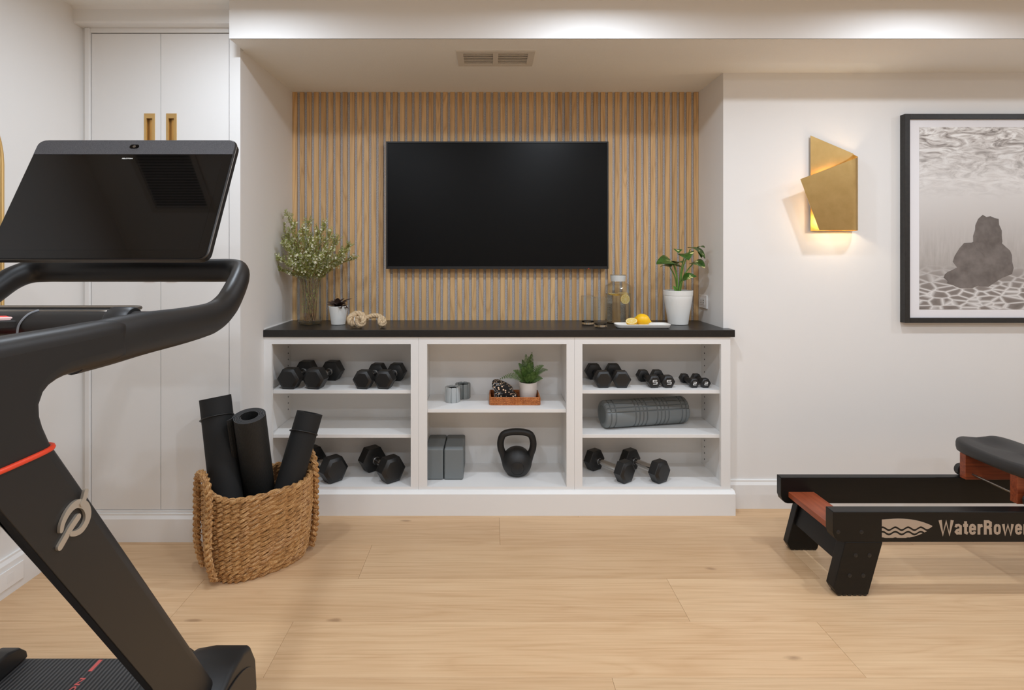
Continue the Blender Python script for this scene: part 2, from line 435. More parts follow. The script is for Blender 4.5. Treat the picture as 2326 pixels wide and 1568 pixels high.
def closet_door(n, px0, px1, hx0, hx1, label):
    z0, z1 = ZP(1158, YC), ZP(77, YC)
    x0, x1 = XP(px0, YC), XP(px1, YC)
    hz1, hz0 = ZP(258, YC), ZP(640, YC)
    a, b = XP(hx0, YC), XP(hx1, YC)
    mb = MB()
    mb.box(x0, YC, z0, a, YC+.022, z1); mb.box(b, YC, z0, x1, YC+.022, z1)
    mb.box(a, YC, z0, b, YC+.022, hz0); mb.box(a, YC, hz1, b, YC+.022, z1)
    d = struct(obj('door_%d' % n, mb, M['trim']), label)
    i = .008
    hb = MB().box(a, YC-.0025, hz0, b, YC+.003, hz0+.022).box(a, YC-.0025, hz1-.022, b, YC+.003, hz1)
    hb.box(a, YC-.0025, hz0+.022, a+.011, YC+.003, hz1-.022).box(b-.011, YC-.0025, hz0+.022, b, YC+.003, hz1-.022)
    h = obj('handle', hb, M['brass_dull'], d)
    h['label'] = 'long recessed brass pull'
    obj('recess', MB().box(a+.004, YC+.014, hz0+.01, b-.004, YC+.0165, hz1-.01), M['brass_dull'], h)
    return d
closet_door(1, 208.5, 364.5, 328, 352, 'flat white closet door on the left with brass pull')
closet_door(2, 365.8, 520, 378, 401.5, 'flat white closet door on the right with brass pull')

# ------------------------------------------------------------------ slatted panel
sp = thing('slat_panel', 'oak slat acoustic wall panel with grey felt gaps behind the television', 'wall panel', (0, 3.1, .912))
YS, YFELT = 3.10, 3.112
sx0, sx1 = XP(664, YS), XP(1587, YS)
obj('felt_backing', MB().box(sx0-.012, YFELT, .912, sx1+.012, YB-.0005, SOF), M['felt'], sp)
ns = 57; pitch = (sx1-sx0)/(ns-1+.66)
slat_me = None
for i in range(ns):
    x = sx0+pitch*i
    if slat_me is None:
        o = obj('slat', MB().box(-.0128, YS-3.1, 0, .0128, YFELT-3.1, SOF-.912), M['slat'], None, bevel=.001, seg=1)
        slat_me = o; o.parent = sp; o.location = (x+.0133, 0, 0)
    else:
        o = slat_me.copy(); COL.objects.link(o); o.parent = sp; o.location = (x+.0133, 0, 0)
struct(obj('trim_4', MB().box(NL, 2.716, .912, NL+.004, 3.1, .916), M['trim']), 'thin white caulk line where counter meets the left wall')

# ------------------------------------------------------------------ television
ty = 3.052
tx0, tx1, tz0, tz1 = XP(877, ty), XP(1382, ty), ZP(611, ty), ZP(321.5, ty)
tv = thing('television', 'large wall-mounted black flat screen television on the slatted wood panel', 'television', ((tx0+tx1)/2, ty, tz0))
fb = MB(); e = .009
fb.box(tx0, ty-.004, tz0, tx0+e, ty+.02, tz1).box(tx1-e, ty-.004, tz0, tx1, ty+.02, tz1)
fb.box(tx0+e, ty-.004, tz1-e, tx1-e, ty+.02, tz1).box(tx0+e, ty-.004, tz0, tx1-e, ty+.02, tz0+e*1.6)
obj('bezel', fb, M['black_plastic'], tv, bevel=.0008, seg=1)
obj('screen', MB().box(tx0+e, ty, tz0+e, tx1-e, ty+.004, tz1-e), M['tv_screen'], tv)
obj('back_housing', MB().box(tx0+.002, ty+.0202, tz0+.002, tx1-.002, ty+.036, tz1-.002), M['black_plastic'], tv)
obj('mount', MB().box(-.2, ty+.0362, 1.4, .25, YS-.0002, 1.75), M['black_plastic'], tv)
led = obj('standby_light', MB().box(XP(1336, ty), ty-.0055, tz0-.0005, XP(1338, ty), ty, tz0+.003), emit('led_red', (1, .12, .08), .5), tv)
led['label'] = 'small red standby light'

# ------------------------------------------------------------------ built-in shelving
YFF, YSH, YBK = 2.708, 2.722, 3.02           # face frame front, shelf fronts, interior back
ZC0, ZC1 = .877, .912
bays = [('left', NL, -.354, -1.083, -.393, -1.10, -.374, [.608, .3865]),
        ('middle', -.354, .419, -.312, .380, -.333, .3955, [.513]),
        ('right', .419, 1.193, .4586, 1.1465, .44, 1.169, [.608, .3865])]
zo0, zo1 = .133, .841
pin = None
for nm, x0, x1, ox0, ox1, ix0, ix1, shelves in bays:
    t = thing('open_cabinet', {'left': 'white open shelf cabinet nearest the closet, holding the heaviest dumbbells',
                               'middle': 'white open shelf cabinet in the middle holding the kettlebell',
                               'right': 'white open shelf cabinet on the right holding the grey foam roller'}[nm], 'cabinet', ((x0+x1)/2, YFF, .1), 'built-in shelf cabinets')
    e = .0004
    obj('side_panel', MB().box(x0+e, YFF+.018, .1, ix0, YBK, ZC0-.001), M['cab'], t)
    obj('side_panel', MB().box(ix1, YFF+.018, .1, x1-e, YBK, ZC0-.001), M['cab'], t)
    obj('back_panel', MB().box(x0+e, YBK, .1, x1-e, YBK+.01, ZC0-.001), M['cab'], t)
    obj('bottom_panel', MB().box(ix0, YFF+.018, .1, ix1, YBK, zo0), M['cab'], t)
    obj('top_panel', MB().box(ix0, YFF+.018, zo1+.01, ix1, YBK, ZC0-.001), M['cab'], t)
    fr = MB().box(x0+e, YFF, .1, ox0, YFF+.018, ZC0-.001).box(ox1, YFF, .1, x1-e, YFF+.018, ZC0-.001)
    fr.box(ox0, YFF, zo1, ox1, YFF+.018, ZC0-.001).box(ox0, YFF, .1, ox1, YFF+.018, zo0)
    obj('face_frame', fr, M['cab'], t)
    for z in shelves:
        obj('shelf', MB().box(ix0+.001, YSH+.006, z-.018, ix1-.001, YBK-.001, z), M['cab'], t, bevel=.001, seg=1)
    if nm == 'middle': continue
    hb = MB()
    for (xx, sgn) in ((ix0, 1), (ix1, -1)):
        for yy_ in (YBK-.045,):
            for k in range(20):
                z = .17+k*.034
                if z > .82 or any(abs(z-s) < .03 for s in shelves): continue
                hb.box(min(xx, xx+sgn*.0008), yy_-.0035, z-.0035, max(xx, xx+sgn*.0008), yy_+.0035, z+.0035)
    obj('shelf_pin_holes', hb, M['dark_hole'], t)['kind'] = 'stuff'
# plinth with a bevelled top edge, light moulding below the counter, worktop
struct(obj('trim_5', MB().prism([(2.725, 0), (2.685, 0), (2.685, .105), (2.699, .118), (2.725, .118)], 'x', NL+.001, 1.2085), M['trim']), 'white plinth of the built-in shelves')
ct = obj('countertop', MB().box(NL+.0005, 2.70, ZC0, 1.2125, YW-.0005, ZC1).box(NL+.0005, YW-.0005, ZC0, NR-.0005, YS+.019, ZC1), M['stone'], bevel=.0015, seg=1)
tag(ct, 'black speckled stone countertop over the white shelves', 'countertop')
# outlet on the right side of the niche
oy, oz = 3.025, ZP(684, 3.05)
ow = thing('wall_outlet', 'white outlet plate on the niche side wall beside the monstera pot', 'outlet', (NR, oy, oz))
obj('plate', MB().box(NR-.008, oy-.057, oz-.037, NR, oy+.057, oz+.037), M['plate'], ow, bevel=.003)
sk = obj('socket', MB().box(NR-.0095, oy-.034, oz-.017, NR-.0075, oy+.034, oz+.017), M['trim'], ow)
for s in (-1, 1):
    for dz in (-.006, .006): obj('slot', MB().box(NR-.0101, oy+s*.018-.005, oz+dz-.0015, NR-.0093, oy+s*.018+.005, oz+dz+.0015), M['dark_hole'], ow)
# vent in the underside of the beam
vy0, vy1 = (SOF-H)*F/(CY-114), (SOF-H)*F/(CY-148)
vx0, vx1 = XP(1036, vy0), XP(1216, vy0)
ve = thing('air_vent', 'white louvred air vent in the underside of the beam', 'vent', ((vx0+vx1)/2, vy0, SOF))
fr = MB(); b_ = .03
fr.box(vx0, vy0, SOF-.006, vx1, vy0+b_*.8, SOF).box(vx0, vy1-b_*.8, SOF-.006, vx1, vy1, SOF)
fr.box(vx0, vy0+b_*.8, SOF-.006, vx0+b_, vy1-b_*.8, SOF).box(vx1-b_, vy0+b_*.8, SOF-.006, vx1, vy1-b_*.8, SOF).box((vx0+vx1)/2-.012, vy0+b_*.8, SOF-.006, (vx0+vx1)/2+.012, vy1-b_*.8, SOF)
M['vent'] = mat('vent_paint', (214, 208, 198), .5)
obj('frame', fr, M['vent'], ve)
obj('duct', MB().box(vx0+.01, vy0+.01, SOF-.0015, vx1-.01, vy1-.01, SOF-.0005), M['vent'], ve)
for k in range(7):
    yk = vy0+b_*.8+(vy1-vy0-1.6*b_)*(k+.5)/7
    for a, b in ((vx0+b_, (vx0+vx1)/2-.012), ((vx0+vx1)/2+.012, vx1-b_)):
        obj('louvre', MB().add([(a, yk-.006, SOF-.006), (b, yk-.006, SOF-.006), (b, yk+.004, SOF-.0015), (a, yk+.004, SOF-.0015)], [(0, 1, 2, 3)]), M['vent'], ve, solid=.001)
# return-air grille in the room's ceiling: mirrored by the treadmill screen
gx, gy = -1.47, 1.10
gv = thing('ceiling_grille', 'white return air grille in the ceiling above the treadmill', 'vent', (gx, gy, CEIL))
fr = MB().box(gx-.15, gy-.22, CEIL-.008, gx+.15, gy-.195, CEIL).box(gx-.15, gy+.195, CEIL-.008, gx+.15, gy+.22, CEIL)
fr.box(gx-.15, gy-.195, CEIL-.008, gx-.125, gy+.195, CEIL).box(gx+.125, gy-.195, CEIL-.008, gx+.15, gy+.195, CEIL)
obj('frame', fr, M['vent'], gv)
obj('duct', MB().box(gx-.12, gy-.19, CEIL-.0015, gx+.12, gy+.19, CEIL-.0005), M['dark_hole'], gv)
for k in range(26):
    yk = gy-.185+.37*k/25
    obj('louvre', MB().box(gx-.125, yk-.0022, CEIL-.007, gx+.125, yk+.0022, CEIL-.002), M['vent'], gv)
# downlight fittings
def where(x, y):
    a = {1.90: 'row nearest the beam', .72: 'middle row', -.5: 'rear row'}[y]
    return a+', '+('above the treadmill side' if x < -.5 else 'in line with the kettlebell' if x < .5 else 'on the sconce side' if x < 2 else 'farthest right')
for lx, ly, k in LIGHTS:
    d = thing('ceiling_downlight', 'round white downlight on the ceiling, %s' % where(lx, ly), 'light', (lx, ly, CEIL), 'ceiling downlights')
    obj('housing', MB().lathe([(.075, -.022), (.08, -.018), (.08, 0)], (lx, ly, CEIL), 32), M['trim'], d, smooth=40)
    obj('lens', MB().lathe([(.055, -.0235), (.055, -.0225)], (lx, ly, CEIL), 32), M['lens'], d)

# ------------------------------------------------------------------ sconce
YSC = YW-.012
s_ = thing('wall_sconce', 'folded brass sheet wall sconce glowing between the niche and framed print', 'sconce', (1.7, YW, 1.4))
zb = 1.404
bl = [(XP(1841, YSC), ZP(526, YSC)), (XP(1943, YSC), ZP(526, YSC)), (XP(1945, YSC), ZP(353, YSC)), (XP(1841, YSC), ZP(308, YSC))]
YFR = YW-.10
xf1, xf2 = XP(1818, YFR), XP(1861, YFR)
xr = XP(1943, YFR)
# one continuous sheet: back leaf, half-round fold on the right, front leaf
def sheet_mesh():
    mb = MB()
    xe = XP(1943, YSC)-.012
    zt_b0, zt_b1 = ZP(308, YSC), ZP(349, YSC)
    zt_f1, zt_f0 = ZP(362, YFR), ZP(407, YFR)
    zb_ = ZP(525, YSC); zbf = ZP(523, YFR)
    cols = []                                   # (x, y, zbottom, ztop)
    for k in range(9):
        t = k/8; cols.append((bl[0][0]+(xe-bl[0][0])*t, YSC, zb_, zt_b0+(zt_b1-zt_b0)*t))
    for k in range(1, 10):
        t = k/10; a = math.pi*t
        cols.append((xe+(xr-.012-xe)*t+.022*math.sin(a), YSC+(YFR-YSC)*(1-math.cos(a))/2, zb_+(zbf-zb_)*t, zt_b1+(zt_f1-zt_b1)*t))
    xs = xr-.012
    for t in sorted([k/12 for k in range(13)]+[(xf2-xs)/(xf1-xs)]):
        x = xs+(xf1-xs)*t
        zt = zt_f1+(zt_f0-zt_f1)*t
        # left edge of the front leaf slants in from (xf1, top) to (xf2, bottom)
        zlow = zbf if x >= xf2 else zbf+(zt_f0-zbf)*((xf2-x)/(xf2-xf1))
        cols.append((x, YFR, zlow, zt))
    n = 8
    for (x, y, z0, z1) in cols:
        for j in range(n+1): mb.v.append(Vector((x, y, z0+(z1-z0)*j/n)))
    for i in range(len(cols)-1):
        for j in range(n): mb.f.append((i*(n+1)+j, (i+1)*(n+1)+j, (i+1)*(n+1)+j+1, i*(n+1)+j+1))
    return mb
obj('folded_sheet', sheet_mesh(), M['brass'], s_, smooth=50, solid=.0022, split=30)
obj('wall_plate', MB().box(1.67, YSC+.0012, 1.44, 1.80, YW-.0002, 1.71), M['brass_dull'], s_)
for (bx_, by_, bz_, en) in ((1.735, YW-.056, 1.462, 1.3), (1.772, YW-.052, 1.69, .55)):
    obj('lamp_holder', MB().tube([(bx_, YSC-.001, bz_), (bx_, by_+.012, bz_)], .009, 12), M['brass_dull'], s_)
    obj('bulb', MB().lathe([(.0005, -.02), (.009, -.016), (.0125, -.005), (.0125, .005), (.009, .016), (.0005, .02)], (bx_, by_, bz_), 16), M['bulb'], s_, smooth=180)
    ld = bpy.data.lights.new('sconce_lamp', 'POINT'); ld.energy = en; ld.color = (1, .88, .68); ld.shadow_soft_size = .014
    lo = bpy.data.objects.new('sconce_lamp', ld); COL.objects.link(lo); lo.location = (bx_, by_-.016, bz_)

# ------------------------------------------------------------------ framed print (a plain sea-bed stand-in)
YP = YW-.035
fx0, fx1, fz0, fz1 = XP(2056, YP), XP(2056, YP)+.76, ZP(734, YP), ZP(258.5, YP)
fp = thing('framed_print', 'large black-framed grey print of a sandy sea bed with white mat', 'framed print', ((fx0+fx1)/2, YW, fz0))
e = .0255
obj('frame_side', MB().box(fx0, YP, fz0, fx0+e, YW-.0005, fz1), M['frame_black'], fp, bevel=.001, seg=1)
obj('frame_side', MB().box(fx1-e, YP, fz0, fx1, YW-.0005, fz1), M['frame_black'], fp, bevel=.001, seg=1)
obj('frame_rail', MB().box(fx0+e, YP, fz1-e, fx1-e, YW-.0005, fz1), M['frame_black'], fp, bevel=.001, seg=1)
obj('frame_rail', MB().box(fx0+e, YP, fz0, fx1-e, YW-.0005, fz0+e), M['frame_black'], fp, bevel=.001, seg=1)
obj('mat_board', MB().box(fx0+e, YP+.012, fz0+e, fx1-e, YW-.002, fz1-e), M['paper'], fp)
ix0, ix1 = XP(2088.5, YP+.011), fx1-(XP(2088.5, YP+.011)-fx0); iz0, iz1 = ZP(703, YP+.011), ZP(289, YP+.011)
def print_mat():
    m, t, b = nmat('sea_print')
    tc = N(t, 'ShaderNodeTexCoord'); sx = N(t, 'ShaderNodeSeparateXYZ'); t.links.new(tc.outputs['Generated'], sx.inputs[0])
    zz = sx.outputs[2]
    grad = ramp(t, zz, [(0, (118, 110, 104)), (.14, (150, 143, 138)), (.27, (176, 170, 165)), (.45, (196, 191, 187)), (.72, (222, 219, 216)), (1, (170, 164, 160))])
    # water skin: stretched swirls in the top third
    n1 = noise(t, coords(t, (5, 1, 16)), 1.6, 5, .62, 1.6)
    sw = ramp(t, n1, [(.36, (126, 118, 113)), (.5, (206, 201, 197)), (.62, (240, 239, 237))])
    ft = ramp(t, zz, [(.6, (0, 0, 0)), (.95, (255, 255, 255))])
    c = mix(t, ft, grad, sw)
    # net of light on the sand
    vo = N(t, 'ShaderNodeTexVoronoi', Scale=1.0, feature='DISTANCE_TO_EDGE'); t.links.new(coords(t, (13, 1, 34)), vo.inputs['Vector'])
    net = ramp(t, vo.outputs['Distance'], [(0, (240, 238, 236)), (.16, (140, 131, 125)), (.6, (104, 96, 90))])
    fb_ = ramp(t, zz, [(.1, (230, 230, 230)), (.25, (0, 0, 0))])
    c = mix(t, fb_, c, net)
    # sea grass haze
    n2 = noise(t, coords(t, (60, 1, 9)), 1.0, 4, .6)
    gr = ramp(t, n2, [(.35, (142, 135, 129)), (.65, (208, 203, 199))])
    fg = ramp(t, zz, [(.2, (0, 0, 0)), (.3, (130, 130, 130)), (.4, (90, 90, 90)), (.5, (0, 0, 0))])
    c = mix(t, fg, c, gr)
    t.links.new(c, b.inputs['Base Color']); b.inputs['Roughness'].default_value = .75; return m
pr = obj('print', MB().box(ix0, YP+.0105, iz0, ix1, YP+.0125, iz1), print_mat(), fp)
# a plain dark rock on the sea bed, printed
rk = MB()
def rock(cx, cz, w_, h_, sd, y):
    random.seed(sd); n = 22
    rk.prism([(cx+w_*math.cos(2*math.pi*k/n)*random.uniform(.85, 1.08), cz+h_*math.sin(2*math.pi*k/n)*random.uniform(.85, 1.08)) for k in range(n)], 'y', y, y+.0003)
mcx = XP(2240, YP)
rock(mcx, iz0+.24, .155, .12, 3, YP+.0100); rock(mcx+.02, iz0+.37, .075, .11, 4, YP+.0097); rock(mcx-.1, iz0+.16, .1, .055, 6, YP+.0094)
o = obj('printed_rock', rk, mat('print_grey', (112, 104, 99), .75, var=14, vs=18), pr)
o['label'] = 'dark grey printed rock shape'

# ------------------------------------------------------------------ arched mirror on the left wall
my1, my0 = 2.035, 1.40; mz0, mspring = .28, 1.62
mr = thing('arched_mirror', 'tall arched mirror with thin brass frame on the left wall', 'mirror', (XL, (my0+my1)/2, mz0))
arc = [(my0, mz0), (my1, mz0)]
rad = (my1-my0)/2
outline = [Vector((XL+.012, y, z)) for y, z in [(my0, mz0), (my1, mz0)]]
outline += [Vector((XL+.012, (my0+my1)/2+rad*math.cos(math.pi*k/24), mspring+rad*math.sin(math.pi*k/24))) for k in range(25)]
obj('backing', MB().prism([(p.y+(.010 if p.y > (my0+my1)/2 else -.010), p.z+(.010 if p.z > 1 else -.010)) for p in outline], 'x', XL+.0005, XL+.006), M['silver'], mr)
obj('mirror_glass', MB().prism([(p.y, p.z) for p in outline], 'x', XL+.003, XL+.012), M['mirror'], mr)
obj('brass_frame', MB().tube(outline, .006, 8, closed=True), M['brass_dull'], mr, smooth=60)
# ================================================================== treadmill
TCX = -1.035
def mx(x): return 2*TCX-x
XO, XI = -.66, -.722                           # outer and inner face of the right-hand upright
def side(px, py, X=XO):
    Y = -X*F/(CX-px); return (Y, ZP(py, Y))
tm = thing('treadmill', 'black treadmill with tilted touchscreen in the left foreground', 'treadmill', (TCX, .6, 0))
BZ = .205
# upright + shoulder + arm, one blade
low = [side(*p) for p in [(300, 812), (280, 821), (250, 831), (200, 845), (168, 855), (146, 866), (127, 880), (114, 897), (107, 918), (108, 940), (115, 965), (130, 1000)]]
front = [side(230, 1148), side(330, 1298), side(430, 1448), side(510, 1568), (1.42, .10), (1.44, .06)]
rear = [(1.10, .06), (1.16, .20), side(345, 1568), side(175, 1369), side(0, 1165), (.645, 1.075), (.62, 1.115), (.62, 1.15), (.64, 1.175)]
top = [side(0, 774), side(100, 757), side(180, 744), side(250, 731), side(280, 727), side(300, 731)]
blade = low+front+rear+top
def blade_mesh(flip):
    a, b = (XO, XI) if not flip else (mx(XO), mx(XI))
    mb = MB().prism(blade, 'x', a, b)
    k = len(blade); r0 = len(low)+len(front)
    for i in range(r0+1, r0+5):
        mb.v[k+i].x = a+(b-a)*.2
    return mb
for fl_ in (0, 1):
    u = obj('upright', blade_mesh(fl_), M['tread'], tm, bevel=.024, seg=5, smooth=60)
    bw_ = u.data.attributes.new('bevel_weight_edge', 'FLOAT', 'EDGE'); kb = len(blade); r0 = len(low)+len(front)
    for e_ in u.data.edges:
        i, j = e_.vertices
        if (i < kb) == (j < kb): bw_.data[e_.index].value = .14 if all(r0 <= q % kb <= r0+5 for q in (i, j)) else 1.0
    u.modifiers['bevel'].limit_method = 'WEIGHT'; u.modifiers['bevel'].use_clamp_overlap = False
    # orange band round the joint
    x0, x1 = (XI, XO) if not fl_ else (mx(XO), mx(XI))
    yb0, yb1, zr = .700, .8385, .9905
    n = 40; ring = []
    for k in range(n):
        a = 2*math.pi*k/n; c, s = math.cos(a), math.sin(a)
        ex = (x0+x1)/2+((x1-x0)/2+.0015)*math.copysign(abs(c)**.55, c); ey = (yb0+yb1)/2+((yb1-yb0)/2+.0015)*math.copysign(abs(s)**.55, s)
        ring.append((ex, ey, zr+.0*ey))
    obj('orange_band', MB().tube(ring, (.0042), 8, closed=True), M['orange'], u, smooth=60)
# loop: arm end, front corner, crossbar behind the screen, mirrored on the far side
half = [(-.691, .90, 1.124, .040, .030), (-.691, .98, 1.1255, .0425, .031), (-.691, 1.08, 1.1265, .0425, .031), (-.691, 1.2, 1.124, .041, .031), (-.692, 1.30, 1.124, .040, .031), (-.694, 1.37, 1.128, .039, .030), (-.698, 1.44, 1.148, .037, .029), (-.704, 1.50, 1.182, .034, .028),
        (-.712, 1.55, 1.215, .033, .026), (-.729, 1.59, 1.233, .033, .024), (-.765, 1.61, 1.237, .034, .022), (-.82, 1.615, 1.237, .034, .021), (-.93, 1.617, 1.237, .034, .021)]
full = half+[(TCX, 1.617, 1.237, .034, .021)]+[(mx(p[0]),)+p[1:] for p in reversed(half)]
pts = catmull([p[:3] for p in full], 6); rn = catmull([(p[3], p[4], 0) for p in full], 6)
obj('handle_loop', MB().tube(pts, [(q.x, q.y) for q in rn], 20, up=(0, 0, 1)), M['tread'], tm, smooth=60)
# lower crossbar with the stop button, dial, tray and tether
by, bz, br = 1.155, 1.137, .0265
bar = obj('crossbar', MB().tube([(XI+.01, by, bz), (mx(XI)-.01, by, bz)], br, 24), M['tread'], tm, smooth=50)
obj('button_pad', MB().lathe([(.078, -.012), (.078, .0), (.074, .003)], (TCX, by+.03, bz+.008), 40), M['tread_dark'], bar, smooth=40)
b = obj('stop_button_rim', MB().lathe([(.068, 0), (.068, .004), (.064, .006)], (TCX, by+.03, bz+.011), 40), M['pinkwhite'], bar, smooth=40)
b = obj('stop_button', MB().lathe([(.062, 0), (.062, .006), (.056, .008)], (TCX, by+.03, bz+.011), 40), M['red'], bar, smooth=40); b['label'] = 'round red stop button'
for fl_ in (0, 1):
    xs = [-.800, -.795, -.757, -.752]
    if fl_: xs = [mx(x) for x in xs]
    dl = obj('dial', MB().tube([(x, by, bz) for x in xs], [.033, .036, .036, .033], 28), M['tread_dark'], tm, smooth=40)
    st = MB()
tr = MB()
trn = []
tx0_, tx1_, ty0_, ty1_ = -1.25, -.822, 1.19, 1.305
def rrect(x0, y0, x1, y1, r, n=5):
    out = []
    for cx, cy, a0 in ((x1-r, y1-r, 0), (x0+r, y1-r, 90), (x0+r, y0+r, 180), (x1-r, y0+r, 270)):
        for k in range(n+1):
            a = R(a0+90*k/n); out.append((cx+r*math.cos(a), cy+r*math.sin(a)))
    return out
tray = obj('tray', MB().prism(rrect(tx0_, ty0_, tx1_, ty1_, .03), 'z', 1.152, 1.155), M['tread_dark'], tm)
obj('tray_edge', MB().tube([(p[0], p[1], 1.158) for p in rrect(tx0_, ty0_, tx1_, ty1_, .03)], .0045, 8, closed=True), M['gunmetal'], tray, smooth=60)
td = catmull([(-.955, by+.0, bz+br+.002), (-.963, by-.018, bz+.021), (-.972, by-.029, bz), (-.976, by-.028, bz-.03), (-.98, by-.02, bz-.06)], 6)
obj('tether_cord', MB().tube(td, .0022, 6), mat('cord_grey', (120, 122, 126), .7), tm, smooth=60)
rc = obj('tether_clip', MB().box(-1.055, by-.045, bz-.062, -1.006, by-.015, bz-.03).box(-1.02, by-.05, bz-.05, -.995, by-.02, bz-.036), M['redclip'], tm, bevel=.003); rc['label'] = 'red safety tether clip'
ps = MB()
# printed plus marks on the arm

# screen: local frame u (width), v (up the screen), n (toward the user)
sw, sh = .578, .388
cb = Vector((-1.028, 1.4224, 1.272)); vv = Vector((0, .1736, .344)).normalized(); uu = Vector((1, 0, 0)); nn = uu.cross(vv)
SM = Matrix(((uu.x, vv.x, nn.x, cb.x), (uu.y, vv.y, nn.y, cb.y), (uu.z, vv.z, nn.z, cb.z), (0, 0, 0, 1)))
scn = obj('screen', MB().prism(rrect(-sw/2, 0, sw/2, sh, .024), 'z', -.024, 0).xf(SM), M['tread_dark'], tm, bevel=.003, smooth=50)
bz_h = sh-.053
def cut(y0, y1, inset, z0, z1):
    rr_ = [p for p in rrect(-sw/2+inset, inset, sw/2-inset, sh-inset, .02, 8)]
    out = []
    n = len(rr_)
    for i in range(n):
        a, b = rr_[i], rr_[(i+1) % n]
        ina, inb = y0 <= a[1] <= y1, y0 <= b[1] <= y1
        if ina: out.append(a)
        if a[1] != b[1]:
            cr_ = []
            for yc in (y0, y1):
                t = (yc-a[1])/(b[1]-a[1])
                if 0 < t < 1: cr_.append((t, (a[0]+(b[0]-a[0])*t, yc)))
            out += [p for _, p in sorted(cr_)]
    return MB().prism(out, 'z', z0, z1).xf(SM)
obj('bezel_glass', cut(0, bz_h, .0025, 0, .0016), M['screen_bezel'], scn)
sb = obj('speaker_bar', cut(bz_h+.001, sh, .0025, 0, .0024), M['mesh_cloth'], scn); sb['label'] = 'grey fabric speaker bar'
obj('display', MB().prism([(-sw/2+.026, .026), (sw/2-.026, .026), (sw/2-.026, bz_h-.028), (-sw/2+.026, bz_h-.028)], 'z', .0015, .0018).xf(SM), M['screen_glass'], scn)
obj('metal_edge', MB().tube([SM @ Vector((p[0], p[1], -.004)) for p in rrect(-sw/2, 0, sw/2, sh, .024)], 0.0026, 6, closed=True), M['dark_metal'], scn, smooth=60)
obj('camera_window', MB().prism(rrect(-.017, sh-.032, .010, sh-.018, .0065), 'z', .0022, .0032).xf(SM), M['screen_bezel'], scn)
obj('camera_lens', MB().prism([(-.0035+.0045*math.cos(k*.4488), sh-.025+.0045*math.sin(k*.4488)) for k in range(14)], 'z', .0030, .0038).xf(SM), M['gunmetal'], scn)
text_mesh('lettering', 'PELOTON', .009, M['white_paint'], scn, SM @ Matrix.Translation((-.012, bz_h-.014, .0018)), .0002, .0002, (.03, .0045))
mt = obj('screen_mount', MB().tube([SM @ Vector((-.0, .12, -.02)), SM @ Vector((0, .10, -.07)), Vector((TCX, 1.617, 1.288))], .019, 14), M['tread_dark'], tm, smooth=50)
# emblem on the upright
def stroke(pts, wd):
    q = [side(a*.3942, 950+b*.3942) for a, b in pts]
    q = catmull([(0, y, z) for y, z in q], 6)
    L = []; Rr = []
    for i, p in enumerate(q):
        a = q[max(i-1, 0)]; b = q[min(i+1, len(q)-1)]; t = (b-a).normalized(); nrm = Vector((0, -t.z, t.y))
        k = wd(i/(len(q)-1)) if callable(wd) else wd
        L.append(p+nrm*k); Rr.append(p-nrm*k)
    # rounded ends
    def capend(p, t, k):
        nrm = Vector((0, -t.z, t.y)); return [p+nrm*(k*math.cos(a))+t*(k*math.sin(a)) for a in [math.pi*j/6 for j in range(1, 6)]]
    kk = wd(1) if callable(wd) else wd; k0 = wd(0) if callable(wd) else wd
    e1 = capend(q[-1], (q[-1]-q[-2]).normalized(), kk); e0 = capend(q[0], (q[0]-q[1]).normalized(), k0)
    poly = L+e1+Rr[::-1]+e0
    return MB().prism([(p.y, p.z) for p in poly], 'x', XO-.0005, XO+.004)
eb = MB()
for pts_, wd in (([(335, 742), (362, 695), (392, 640), (420, 598), (438, 572)], .0056),
                 ([(338, 650), (345, 610), (372, 552), (405, 510), (440, 492), (476, 505), (492, 545), (486, 592), (458, 640), (425, 662), (396, 668)], lambda t: .0036+.0030*math.sin(math.pi*t)),
                 ([(452, 492), (462, 470), (474, 424)], .0046)):
    s2 = stroke(pts_, wd)
    for p_ in s2.v: p_.x += .0003*len(eb.v)/40
    eb.add(s2.v, s2.f)
lg = obj('emblem', eb, M['emblem'], tm); lg['label'] = 'metal letter emblem on the upright'
sh_ = MB()
# deck, belt, side rails, front end caps
dk = obj('deck', MB().box(mx(-.775), -.28, .06, -.775, 1.44, BZ-.012), M['tread_dark'], tm, bevel=.004)
def belt_mat():
    m, t, b = nmat('ribbed_belt')
    wv = N(t, 'ShaderNodeTexWave', Scale=29.0, wave_type='BANDS', bands_direction='X'); t.links.new(coords(t), wv.inputs['Vector'])
    t.links.new(ramp(t, wv.outputs[0], [(.3, (30, 30, 31)), (.75, (74, 73, 73))]), b.inputs['Base Color']); b.inputs['Roughness'].default_value = .7
    bump(t, b, wv.outputs[0], .5, .002); return m
bw = .254
bp = [(1.475+.026*math.sin(R(a))-.026, BZ-.026+.026*math.cos(R(a))) for a in range(0, 181, 15)]
prof = [(-.26, BZ)]+bp+[(-.26, BZ-.052)]
obj('belt', MB().grid(2, len(prof), lambda u, v: (TCX-bw+2*bw*u, *prof[round(v*(len(prof)-1))])), belt_mat(), tm, smooth=60)
bl_ = obj('belt_line', MB().box(TCX-.005, 1.412, BZ, TCX+.005, 1.452, BZ+.0006), M['belt_print'], tm)
for k in range(1, 5):
    obj('belt_line', MB().box(TCX-.005, 1.412-.5*k, BZ, TCX+.005, 1.48-.5*k, BZ+.0006), M['belt_print'], tm)
text_mesh('belt_lettering', 'PELOTON', .03, M['belt_print'], tm, Matrix.Translation((TCX, 1.312, BZ+.0004)) @ Matrix.Rotation(math.pi/2, 4, 'Z'), .0002, .0004, (.155, .014))
